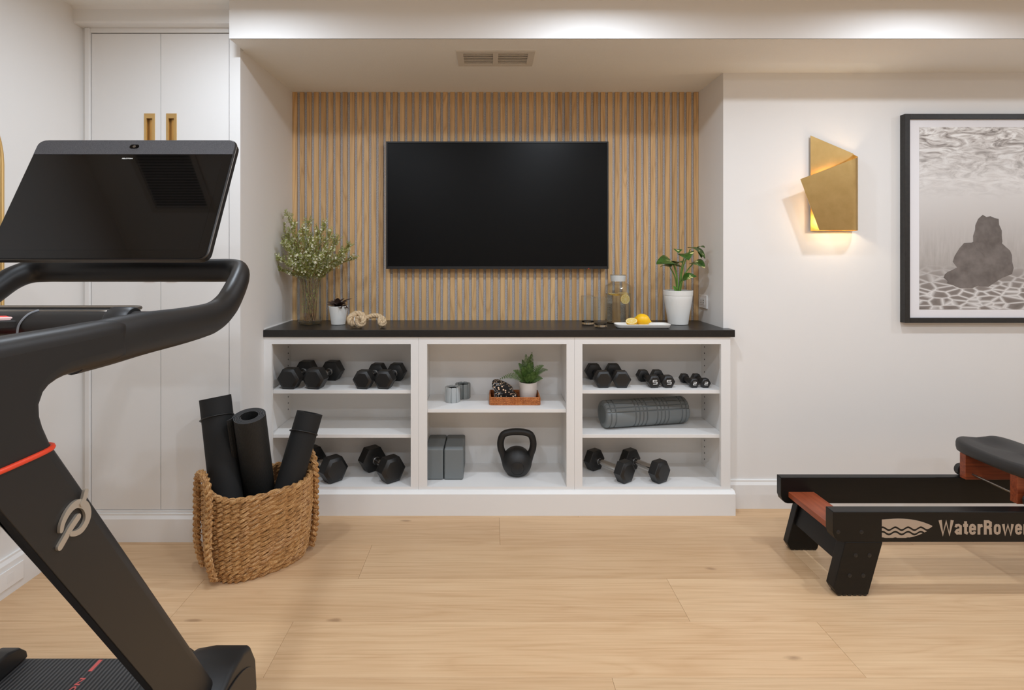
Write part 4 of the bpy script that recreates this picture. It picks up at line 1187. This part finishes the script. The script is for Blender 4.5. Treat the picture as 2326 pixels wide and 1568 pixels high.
obj('rim', MB().tube([(p[0], p[1], ZM+.0375) for p in loop], .0038, 7, closed=True), M['rattan'], rt, smooth=60)
# folded spotted pouch
def spots():
    m, t, b = nmat('spotted_cloth')
    vo = N(t, 'ShaderNodeTexVoronoi', Scale=78.0); vo.inputs['Randomness'].default_value = .8; t.links.new(coords(t, (1, 1, 1.0)), vo.inputs['Vector'])
    t.links.new(ramp(t, vo.outputs['Distance'], [(.30, (236, 206, 176)), (.36, (18, 12, 11))]), b.inputs['Base Color'])
    b.inputs['Roughness'].default_value = .8; return m
M['spots'] = spots()
pc = Vector((XP(1147, 2.86), 2.868, ZM+.0065))
po = thing('spotted_pouch', 'black folded pouch with cream spots lying in the rattan tray', 'pouch', pc)
# cross-section in x-z: high rounded left, sloping down to the right; two folds stacked
def fold(cx_, cz_, w_, h_, rot, y0, y1, nm):
    mb = MB(); n = 40; m_ = 10
    for j in range(m_+1):
        v = j/m_; e = 1-.25*abs(2*v-1)**4
        for k in range(n):
            a = 2*math.pi*k/n; c, s = math.cos(a), math.sin(a)
            x = w_*math.copysign(abs(c)**.75, c)*e; z = h_*math.copysign(abs(s)**.8, s)*e
            xr_ = x*math.cos(rot)-z*math.sin(rot); zr_ = x*math.sin(rot)+z*math.cos(rot)
            mb.v.append(Vector((cx_+xr_, y0+(y1-y0)*v, cz_+zr_)))
    for j in range(m_):
        for k in range(n): mb.f.append((j*n+k, j*n+(k+1) % n, (j+1)*n+(k+1) % n, (j+1)*n+k))
    mb.f.append(tuple(range(n))); mb.f.append(tuple(m_*n+k for k in range(n)))
    return mb
low_f = obj('lower_fold', fold(pc.x+.004, pc.z+.0295, .062, .023, R(-14), 2.815, 2.935, 0), M['spots'], po, smooth=60)
up_f = obj('upper_fold', fold(pc.x-.012, pc.z+.068, .060, .024, R(-24), 2.812, 2.93, 0), M['spots'], po, smooth=60)
gp = mat('grey_piping', (128, 134, 138), .6)
for (cx_, cz_, w_, h_, rot, kk) in ((pc.x-.012, pc.z+.068, .060, .024, R(-24), .98), (pc.x-.012, pc.z+.068, .060, .024, R(-24), .7), (pc.x+.004, pc.z+.0295, .062, .023, R(-14), .95), (pc.x+.004, pc.z+.0295, .062, .023, R(-14), .65)):
    q = []
    for k in range(22):
        a = R(115)+R(130)*k/21; c, s = math.cos(a), math.sin(a); x, z = w_*kk*math.copysign(abs(c)**.75, c), h_*kk*math.copysign(abs(s)**.8, s)
        q.append((cx_+x*math.cos(rot)-z*math.sin(rot), 2.812-.001, cz_+x*math.sin(rot)+z*math.cos(rot)))
    obj('piping', MB().tube(q, .0014, 6), gp, po, smooth=60)
# fern
fx, fy = XP(1199.5, 2.885), 2.885; fz = ZM+.0065
fe = thing('potted_fern', 'small green fern in a white cylindrical pot in the rattan tray', 'plant', (fx, fy, fz))
ph_ = .094
obj('pot', MB().lathe([(.041, 0), (.0435, .003), (.048, ph_-.002), (.0475, ph_), (.044, ph_), (.043, ph_-.02), (.0, ph_-.02)], (fx, fy, fz), 40, cap=(True, False)), M['ceramic_soft'], fe, smooth=40)
obj('soil', MB().lathe([(.0428, ph_-.016), (.02, ph_-.011), (0.0005, ph_-.009)], (fx, fy, fz), 24), M['soil'], fe, smooth=60)
random.seed(21)
def frond(base, dirx, diry, h, ln, droop):
    mb = MB(); n = 20; pts = []
    hd = Vector((dirx, diry, 0))
    for k in range(n+1):
        t = k/n; pts.append(base+hd*(ln*t*(.35+.65*t))+Vector((0, 0, h*(t-droop*t*t*t))))
    mb.tube(pts, [.0013*(1-.7*k/n) for k in range(n+1)], 5)
    for k in range(3, n+1):
        t = k/n; tg = (pts[k]-pts[k-1]).normalized(); sd_ = tg.cross(Vector((.15, -1, .35)))
        if sd_.length < .1: sd_ = Vector((1, 0, 0))
        sd_.normalize(); nrm = sd_.cross(tg)
        w_ = .021*math.sin(math.pi*min(1, .12+t*.86))+.003
        for s in (-1, 1):
            d = (sd_*s+tg*.55+nrm*.12).normalized(); wv = tg*.0026
            p = pts[k]; a = p-wv*.8; b = p+wv*.8; m1 = p+d*w_*.55+wv; m0 = p+d*w_*.55-wv*.9; e_ = p+d*w_-Vector((0, 0, .002))
            mb.add([a, m0, e_, m1, b], [(0, 1, 3, 4), (1, 2, 3)])
    return mb
fr_list = [(-.25, -.2, .165, .03, 0.05), (.25, .1, .16, .05, .05), (.75, -.15, .14, .085, .28), (.9, .25, .12, .095, .42), (-.6, .1, .13, .06, .18), (-.85, -.2, .10, .07, .25), (-1, -.35, .105, .125, .62), (.1, .5, .15, .05, .1), (-.35, .45, .14, .06, .15), (.55, -.5, .10, .07, .35), (-.15, -.65, .09, .06, .35), (.35, .55, .13, .06, .2), (.95, .0, .06, .06, .5), (.05, -.3, .12, .03, .1), (-.5, -.5, .12, .05, .2), (.45, .2, .17, .03, .05)]
for (dx, dy, h, ln, dr) in fr_list:
    obj('frond', frond(Vector((fx+dx*.015, fy+dy*.015, fz+ph_-.012)), dx, dy, h, ln*1.05, dr), M['fern'], fe, smooth=180)
# ================================================================== on the countertop
ZT = ZC1
# ---- ribbed vase with waxflower
vx, vy = XP(704.5, 2.925), 2.925; vr, vh = .067, .258
va = thing('glass_vase', 'clear ribbed glass vase holding the white flowering branches', 'vase', (vx, vy, ZT))
def rib(k, z): return .018*(1 if k % 4 < 2 else -1) if .02 < z < vh-.03 else 0
gv_ = MB().lathe([(.048, 0), (.056, .004), (.064, .02), (vr, .06), (vr, .16), (.0665, vh-.02), (.0655, vh)], (vx, vy, ZT), 120, rib=rib, cap=(True, False))
obj('glass_wall', gv_, M['glass'], va, smooth=50)
obj('glass_foot', MB().lathe([(.046, .001), (.055, .005), (.0615, .018), (.058, .022), (.03, .016), (0.0005, .015)], (vx, vy, ZT), 48, cap=(True, False)), M['glass'], va, smooth=60)
obj('lip', MB().tube([(vx+.0655*math.cos(2*math.pi*k/48), vy+.0655*math.sin(2*math.pi*k/48), ZT+vh) for k in range(48)], .0016, 6, closed=True), M['glass'], va, smooth=60)
fb_t = thing('flower_bunch', 'bunch of wispy green branches with tiny white flowers in the glass vase', 'flowers', (vx, vy, ZT+.018))
random.seed(4)
def needle(mb, p, d, L, wd):
    s = d.cross(Vector((random.uniform(-1, 1), random.uniform(-1, 1), random.uniform(-1, 1))))
    s = s.normalized()*wd if s.length > 1e-4 else Vector((wd, 0, 0))
    mb.add([p, p+d*L*.5+s, p+d*L, p+d*L*.5-s], [(0, 1, 2, 3)])
def flower(mb, p, r):
    n = Vector((random.uniform(-1, 1), random.uniform(-1.4, .4), random.uniform(-.3, 1))).normalized(); a = n.orthogonal().normalized(); b = n.cross(a)
    for k in range(5):
        t = 2*math.pi*k/5; c = p+(a*math.cos(t)+b*math.sin(t))*r
        e1 = p+(a*math.cos(t-.5)+b*math.sin(t-.5))*r*.6; e2 = p+(a*math.cos(t+.5)+b*math.sin(t+.5))*r*.6
        mb.add([p-n*.001, e1, c+n*.001, e2], [(0, 1, 2, 3)])
# branch tips, read off the photograph: (px, py, depth offset)
tips = [(655, 492, .0), (668, 515, -.05), (640, 508, .04), (628, 520, .02), (700, 508, .02), (688, 528, -.06), (735, 512, .03), (722, 530, -.04), (748, 535, .0), (765, 548, .04), (790, 562, -.01), (798, 590, .03),
        (780, 578, -.06), (612, 612, -.02), (636, 590, -.05), (650, 560, -.07), (708, 555, -.09), (672, 575, .06), (745, 575, -.08), (760, 600, .05), (690, 590, -.1), (725, 590, -.1), (665, 605, -.09), (655, 540, .05), (700, 545, .06)]
for ti, (px, py, dy) in enumerate(tips):
    tip = P(px, py, vy+dy*1.2)
    a0 = random.uniform(0, 6.28); base = Vector((vx+.03*math.cos(a0), vy+.03*math.sin(a0), ZT+.02))
    d = tip-Vector((vx, vy, ZT+vh)); hor = Vector((d.x, d.y, 0)); hl_ = min(.045, hor.length*.35)
    neck = Vector((vx, vy, ZT+vh-.03))+(hor.normalized()*hl_ if hor.length > 1e-3 else Vector())
    midp = neck.lerp(tip, .5)+Vector((0, 0, .02))
    cv = catmull([base, base.lerp(neck, .5), neck, midp, tip], 9)
    mb = MB(); lf = MB(); fw = MB()
    mb.tube(cv, [.0024*(1-.75*k/(len(cv)-1)) for k in range(len(cv))], 5)
    n = len(cv)
    for k in range(4, n):
        t = k/(n-1); tg = (cv[k]-cv[k-1]).normalized()
        low_in = cv[k].z < ZT+vh-.02
        for q in range(2 if low_in else 4):
            dd = (tg*.8+Vector((random.uniform(-1, 1), random.uniform(-1, 1), random.uniform(-.5, 1)))*.75).normalized()
            needle(lf, cv[k], dd, random.uniform(.012, .024), .0013)
        if not low_in and t > .5:
            for q in range(2):
                dd = (tg*.75+Vector((random.uniform(-1, 1), random.uniform(-1, 1), random.uniform(-.35, .8)))*.7).normalized(); L = random.uniform(.03, .06)*(1.15-t*.45)
                p0 = cv[k]; tw_ = [p0+dd*L*j/5+Vector((0, 0, .004*(j/5)**2)) for j in range(6)]
                mb.tube(tw_, .0007, 3)
                for j in range(1, 6):
                    for z in range(4):
                        nd = (dd*.7+Vector((random.uniform(-1, 1), random.uniform(-1, 1), random.uniform(-.6, 1)))*.8).normalized()
                        needle(lf, tw_[j], nd, random.uniform(.010, .019), .0012)
                if random.random() < .75: flower(fw, tw_[-1], random.uniform(.0055, .0085))
                if random.random() < .45: flower(fw, tw_[3]+Vector((random.uniform(-.006, .006), -.004, random.uniform(-.006, .006))), random.uniform(.005, .008))
    br = obj('branch', mb, M['twig'], fb_t, smooth=60)
    obj('needle_leaves', lf, M['needle'], br)['kind'] = 'stuff'
    if fw.v: obj('tiny_flowers', fw, M['petal'], br)['kind'] = 'stuff'

# ---- small pot with dark leaves
sx_, sy_ = XP(768.5, 2.92), 2.92
s1 = thing('small_potted_plant', 'small white tapered pot with dark purple leaves beside the vase', 'plant', (sx_, sy_, ZT))
sh1 = .099
obj('pot', MB().lathe([(.034, 0), (.0365, .002), (.0505, sh1-.001), (.0495, sh1), (.0465, sh1), (.045, sh1-.014)], (sx_, sy_, ZT), 44, cap=(True, False)), M['ceramic'], s1, smooth=40)
obj('soil', MB().lathe([(.0455, sh1-.012), (.02, sh1-.008), (.0005, sh1-.006)], (sx_, sy_, ZT), 24), M['soil'], s1, smooth=60)
def leaf(base, tip, width, nrm, fold=.25, droop=.15, n=9, shape=None):
    base, tip, nrm = Vector(base), Vector(tip), Vector(nrm)
    d = tip-base; L = d.length; d.normalize(); s = d.cross(nrm).normalized(); u = s.cross(d).normalized()
    mb = MB(); m_ = 4
    for i in range(n+1):
        t = i/n; w_ = width/2*(shape(t) if shape else math.sin(math.pi*t**.75)**.8 if 0 < t < 1 else 0)
        c = base+d*(L*t)+u*(droop*L*(math.sin(math.pi*t)*.6-t*t*.5))
        for j in range(-m_, m_+1):
            q = j/m_; mb.v.append(c+s*(w_*q)+u*(abs(q)*w_*fold))
    k = 2*m_+1
    for i in range(n):
        for j in range(k-1): mb.f.append((i*k+j, i*k+j+1, (i+1)*k+j+1, (i+1)*k+j))
    return mb
b0 = Vector((sx_, sy_, ZT+sh1-.01))
for (px, py, dy, w_) in [(743, 690, -.01, .016), (742, 684, .02, .014), (752, 682, -.02, .02), (760, 679, .0, .02), (766, 676, -.03, .022), (780, 677, -.01, .02), (798, 676, .0, .014), (791, 699, -.03, .018), (786, 690, -.04, .018), (775, 699, -.06, .02), (757, 693, -.05, .018), (772, 685, .03, .02), (788, 683, .03, .018), (765, 690, -.055, .02), (749, 687, .04, .016), (779, 684, -.045, .02)]:
    tip = P(px, py, sy_+dy); out = Vector((tip.x-b0.x, tip.y-b0.y, 0))
    obj('leaf', leaf(b0+out*.15, tip, w_*1.7, (0, -.35, 1), .3, .22), M['leaf_dark'], s1, smooth=180)

# ---- knotted rope
def rope(mb, path, rs, n_str=3, tw=.05, closed=False, sub=10, sr=None):
    pts = catmull(path, sub, closed); S = 0; q = [[] for _ in range(n_str)]; Np = None
    for i, p in enumerate(pts):
        t = (pts[(i+1) % len(pts)] if (closed or i < len(pts)-1) else p)-(pts[i-1] if (closed or i > 0) else p); t.normalize()
        if i: S += (p-pts[i-1]).length
        if Np is None: Np = t.orthogonal().normalized()
        Np = (Np-t*Np.dot(t)).normalized(); B = t.cross(Np)
        for k in range(n_str):
            a = 2*math.pi*(S/tw+k/n_str); q[k].append(p+(Np*math.cos(a)+B*math.sin(a))*rs*.52)
    for k in range(n_str): mb.tube(q[k], sr or rs*.62, 8, closed=closed)
RY = 2.79
kn = thing('rope_knot', 'thick tan jute rope tied into two knots on the countertop', 'rope', (XP(815, RY), RY, ZT))
rr_ = .0135
kc = P(811, 727, RY); kc.z = ZT+.040
def ring_path(c, r1, r2, tilt, yaw, n=10):
    Mx = Matrix.Rotation(yaw, 3, 'Z') @ Matrix.Rotation(tilt, 3, 'X')
    return [c+Mx @ Vector((r1*math.cos(2*math.pi*k/n), r2*math.sin(2*math.pi*k/n), 0)) for k in range(n)]
mb = MB(); rope(mb, ring_path(kc+Vector((-.020, 0, -.002)), .026, .022, R(80), R(60)), rr_, closed=True, tw=.06); obj('knot_turn', mb, M['rope'], kn, smooth=70)
mb = MB(); rope(mb, ring_path(kc+Vector((.020, -.012, -.006)), .024, .021, R(70), R(-35)), rr_, closed=True, tw=.06); obj('knot_turn', mb, M['rope'], kn, smooth=70)
mb = MB(); rope(mb, ring_path(kc+Vector((.0, .008, .012)), .030, .020, R(75), R(5)), rr_, closed=True, tw=.06); obj('knot_turn', mb, M['rope'], kn, smooth=70)
ke = P(867, 727, RY); ke.z = ZT+.030
mb = MB(); rope(mb, [kc+Vector((.015, 0, .006)), kc+Vector((.05, .0, .012)), kc+Vector((.085, .004, .022)), ke+Vector((-.008, 0, .026)), ke+Vector((.010, -.006, .012)), ke+Vector((.012, -.014, -.008)), ke+Vector((-.006, -.012, -.016))], .0115, tw=.05); obj('rope_length', mb, M['rope'], kn, smooth=70)
mb = MB(); rope(mb, ring_path(ke+Vector((.002, 0, .0)), .016, .017, R(75), R(60)), .0125, closed=True, tw=.05); obj('end_knot', mb, M['rope'], kn, smooth=70)
cl_ = obj('metal_clip', MB().tube(catmull([kc+Vector((-.004, -.032, .02)), kc+Vector((-.004, -.040, .0)), kc+Vector((.004, -.038, -.018)), kc+Vector((.01, -.034, -.028))], 6), .0028, 8), M['chrome'], kn, smooth=60)

# ---- tumblers
def tumbler(px, yf, label):
    y = yf+.034; x = XP(px, y)
    t = thing('glass_tumbler', label, 'glass', (x, y, ZT), 'clear tumblers')
    hgt = .152; r = .0355
    obj('glass_wall', MB().lathe([(.0325, .018), (.034, .06), (r, hgt)], (x, y, ZT), 48, cap=(False, False)), M['glass'], t, smooth=60)
    obj('rim', MB().tube([(x+(r-.0009)*math.cos(2*math.pi*k/40), y+(r-.0009)*math.sin(2*math.pi*k/40), ZT+hgt) for k in range(40)], .0011, 6, closed=True), M['thick_glass'], t, smooth=60)
    obj('thick_base', MB().lathe([(.029, 0), (.0325, .003), (.0328, .010), (.0325, .020), (.0305, .020), (.026, .012), (.0005, .010)], (x, y, ZT), 48, cap=(True, False)), M['thick_glass'], t, smooth=50)
    return t
tumbler(1335, 2.888, 'clear glass tumbler on the left, below the television corner')
tumbler(1364.5, 2.785, 'clear glass tumbler in front, beside the water jug')

# ---- water jug
jy = 2.985; jx = XP(1404, jy); jr = .0715
jg = thing('water_jug', 'clear ribbed glass jug of lemon water with a narrow neck', 'jug', (jx, jy, ZT))
def rj(k, z): return .008*(1 if k % 4 < 2 else -1) if .02 < z < .15 else 0
jp = [(.064, 0), (.069, .004), (jr, .012), (jr, .10), (jr, .196), (.067, .206), (.046, .217), (.038, .223), (.0365, .232), (.038, .24), (.0405, .252), (.0405, .262)]
obj('glass_wall', MB().lathe(jp, (jx, jy, ZT), 120, rib=rj, cap=(True, False)), M['glass'], jg, smooth=50)
obj('rim', MB().tube([(jx+.0405*math.cos(2*math.pi*k/48), jy+.0405*math.sin(2*math.pi*k/48), ZT+.262) for k in range(48)], .0020, 6, closed=True), M['thick_glass'], jg, smooth=60)
obj('neck_band', MB().lathe([(.0385, .228), (.0415, .25), (.0415, .259)], (jx, jy, ZT), 48, cap=(False, False)), mat('frosted_neck', (205, 208, 206), .3), jg, smooth=60)
WL = .160
obj('water', MB().lathe([(.060, .006), (jr-.004, .014), (jr-.004, WL), (.0005, WL)], (jx, jy, ZT), 64, cap=(True, False)), M['water'], jg, smooth=40)
def lemon_slice(c, nrm, r, name):
    nrm = Vector(nrm).normalized(); a = nrm.orthogonal().normalized(); b = nrm.cross(a); c = Vector(c)
    ring = lambda rad, off: [c+nrm*off+(a*math.cos(2*math.pi*k/36)+b*math.sin(2*math.pi*k/36))*rad for k in range(36)]
    mb = MB(); 
    o = obj(name, MB().tube([c-nrm*.0025, c+nrm*.0025], r, 36), M['lemon'], jg, smooth=40)
    mb = MB()
    for s in (-1, 1): mb.add(ring(r*.96, s*.0027), [tuple(range(36))])
    obj('pith', mb, M['lemon_pith'], o)
    mb = MB()
    for s in (-1, 1):
        for q in range(9):
            a0 = 2*math.pi*q/9+.06; a1 = 2*math.pi*(q+1)/9-.06
            mb.add([c+nrm*(s*.0030)+(a*math.cos(t)+b*math.sin(t))*rad for (t, rad) in [((a0+a1)/2, r*.1)]+[(a0+(a1-a0)*j/4, r*.82) for j in range(5)]], [(0, 1, 2, 3, 4, 5)])
    obj('segments', mb, M['lemon_flesh'], o)
lemon_slice((jx+.026, jy-.048, ZT+.134), (.25, -1, .05), .027, 'lemon_slice')
lemon_slice((jx-.025, jy-.005, ZT+WL-.003), (.08, -.05, 1), .028, 'lemon_slice')
lemon_slice((jx+.030, jy+.025, ZT+WL-.002), (-.1, -.1, 1), .028, 'lemon_slice')

# ---- plate with lemons
pyf, pyb = 2.738, 2.835; px0, px1 = XP(1396, 2.79), XP(1520, 2.79)
pl_ = thing('serving_plate', 'long white rounded rectangular plate under the lemons', 'plate', ((px0+px1)/2, (pyf+pyb)/2, ZT))
mb = MB(); rings = []
for (ins, z, rad) in ((.014, 0, .018), (.005, .006, .024), (.0, .020, .028), (.002, .0215, .027), (.005, .020, .024), (.013, .008, .018), (.02, .006, .014)):
    rings.append([Vector((p[0], p[1], ZT+z)) for p in rrect(px0+ins, pyf+ins, px1-ins, pyb-ins, rad, 6)])
n = len(rings[0])
for r_ in rings: mb.v += r_
for i in range(len(rings)-1):
    for k in range(n): mb.f.append((i*n+k, i*n+(k+1) % n, (i+1)*n+(k+1) % n, (i+1)*n+k))
mb.f.append(tuple(range(n))); mb.f.append(tuple((len(rings)-1)*n+k for k in range(n)))
obj('plate_body', mb, M['ceramic'], pl_, smooth=50)
pz = ZT+.0065
def lemon_body(c, ax, r, L, half=False):
    c, ax = Vector(c), Vector(ax).normalized(); a = ax.orthogonal().normalized(); b = ax.cross(a); mb = MB(); n, m_ = 32, 24
    for j in range(m_+1):
        t = j/m_
        if half: t = t*.5
        th = math.pi*t; rad = r*math.sin(th)**.9 if 0 < t < 1 else 0.0008; h = -L*.5*math.cos(th)
        tipk = max(0, 1-abs(th)/.45); h -= tipk**2*L*.13
        if not half: h += max(0, 1-abs(math.pi-th)/.45)**2*L*.10
        for k in range(n):
            u = 2*math.pi*k/n; mb.v.append(c+ax*h+(a*math.cos(u)+b*math.sin(u))*max(rad, .0008))
    for j in range(m_):
        for k in range(n): mb.f.append((j*n+k, j*n+(k+1) % n, (j+1)*n+(k+1) % n, (j+1)*n+k))
    mb.f.append(tuple(range(n))); mb.f.append(tuple(m_*n+k for k in range(n)))
    return mb, a, b
lc = P(1459.5, 727, 2.80); lc.z = pz+.0315
o = obj('lemon', lemon_body(lc, (-.9, .35, .18), .0315, .072)[0], M['lemon'], smooth=180)
tag(o, 'whole yellow lemon on the white plate', 'lemon')
hc = P(1434.5, 727, 2.772); hax = Vector((.16, .42, -.9)).normalized()
hc.z = pz+.030
hm_, ha, hb_ = lemon_body(hc, -hax, .0285, .060, True)
# axis points from the peel tip to the cut face
hl_t = thing('lemon_half', 'cut lemon half showing pale flesh on the white plate', 'lemon', (hc.x, hc.y, pz))
hm_, ha, hb_ = lemon_body(hc, -hax, .0285, .060, True)
obj('peel', hm_, M['lemon'], hl_t, smooth=60)
cutn = -hax
mb = MB(); mb.add([hc+cutn*.0004+(ha*math.cos(2*math.pi*k/36)+hb_*math.sin(2*math.pi*k/36))*.0275 for k in range(36)], [tuple(range(36))]); obj('pith', mb, M['lemon_pith'], hl_t)
mb = MB()
for q in range(9):
    a0 = 2*math.pi*q/9+.05; a1 = 2*math.pi*(q+1)/9-.05
    mb.add([hc+cutn*.0010+(ha*math.cos(t)+hb_*math.sin(t))*rad for (t, rad) in [((a0+a1)/2, .003)]+[(a0+(a1-a0)*j/4, .0235) for j in range(5)]], [(0, 1, 2, 3, 4, 5)])
obj('segments', mb, M['lemon_flesh'], hl_t)

# ---- monstera in a white pot
mx_, my_ = XP(1540, 2.93), 2.93
mo = thing('monstera_plant', 'variegated monstera with split leaves in a tall white pot by the niche corner', 'plant', (mx_, my_, ZT))
mh = .182
mp = [(.047, 0), (.0515, .002), (.053, .01), (.058, .05), (.0655, .09), (.0715, .13), (.0745, mh-.028), (.0742, mh-.0265), (.076, mh-.025), (.0775, mh-.001), (.0765, mh), (.073, mh), (.071, mh-.02)]
obj('pot', MB().lathe(mp, (mx_, my_, ZT), 56, cap=(True, False)), M['ceramic'], mo, smooth=35)
obj('soil', MB().lathe([(.0715, mh-.016), (.03, mh-.011), (.0005, mh-.009)], (mx_, my_, ZT), 28), M['soil'], mo, smooth=60)
def mleaf():
    m, t, b = nmat('variegated_leaf'); n1 = noise(t, coords(t), 26, 3, .55); n2 = noise(t, coords(t), 130, 2, .5)
    c = mix(t, .35, ramp(t, n1, [(.30, (26, 62, 18)), (.55, (56, 96, 30))]), ramp(t, n2, [(.35, (34, 72, 22)), (.65, (84, 118, 44))]))
    c = mix(t, ramp(t, n1, [(.60, (0, 0, 0)), (.66, (255, 255, 255))]), c, (226, 218, 150))
    t.links.new(c, b.inputs['Base Color']); b.inputs['Roughness'].default_value = .35; return m
M['mleaf'] = mleaf()
sbase = Vector((mx_+.002, my_, ZT+mh-.012))
def mshape(cuts):
    def f(t):
        if t <= 0 or t >= 1: return 0.0
        w_ = math.sin(math.pi*min(1, t**.62))**.75*1.0
        return w_
    return f
def ML(px, py, dy): return P(px, py, my_+dy)
leaves = [ # petiole top, leaf tip, width, normal
    ((1556, 578, -.01), (1564, 588, -.075), .085, (-.25, -.55, 1), (1538, 566, -.01)),
    ((1568, 566, .02), (1604, 584, -.045), .08, (.3, -.35, 1), None),
    ((1530, 603, -.03), (1494, 594, -.11), .105, (-.2, -.75, 1), None),
    ((1532, 602, -.01), (1549, 594, -.07), .07, (.2, -.7, 1), None),
    ((1574, 599, .0), (1602, 606, -.055), .085, (.25, -.85, 1), None),
    ((1555, 633, -.03), (1581, 626, -.07), .05, (.1, -1.2, 1), None),
    ((1521, 606, .0), (1500, 604, -.02), .06, (-.2, .2, 1), None)]
for (b_, tp, w_, nr, _) in leaves:
    pb, pt = ML(*b_), ML(*tp)
    midp = sbase.lerp(pb, .5)+Vector(((pb.x-sbase.x)*-.12, 0, .012))
    ptl = catmull([sbase+Vector(((pb.x-sbase.x)*.12, (pb.y-sbase.y)*.12, 0)), midp, pb], 10)
    obj('petiole', MB().tube(ptl, [.0048-.0024*k/(len(ptl)-1) for k in range(len(ptl))], 8), M['stem_green'], mo, smooth=60)
    lf_ = leaf(pb-(pt-pb)*.16, pt, w_, nr, .18, .22, 14, mshape(None))
    obj('leaf', lf_, M['mleaf'], mo, smooth=180, solid=.0008)
# two slit lobes on the top leaves, a young sheath by the stem
for (a_, t_, w_) in (((1538, 567, -.02), (1541, 573, -.07), .045), ((1585, 563, .0), (1601, 561, -.05), .03), ((1588, 568, .01), (1594, 585, -.03), .03)):
    obj('leaf', leaf(ML(*a_), ML(*t_), w_, (0, -.5, 1), .15, .2, 8), M['mleaf'], mo, smooth=180, solid=.0008)
obj('leaf', leaf(sbase+Vector((-.01, -.01, 0)), ML(1529, 649, -.03), .022, (0, -1, .3), .4, .05, 8), M['stem_green'], mo, smooth=180, solid=.0008)
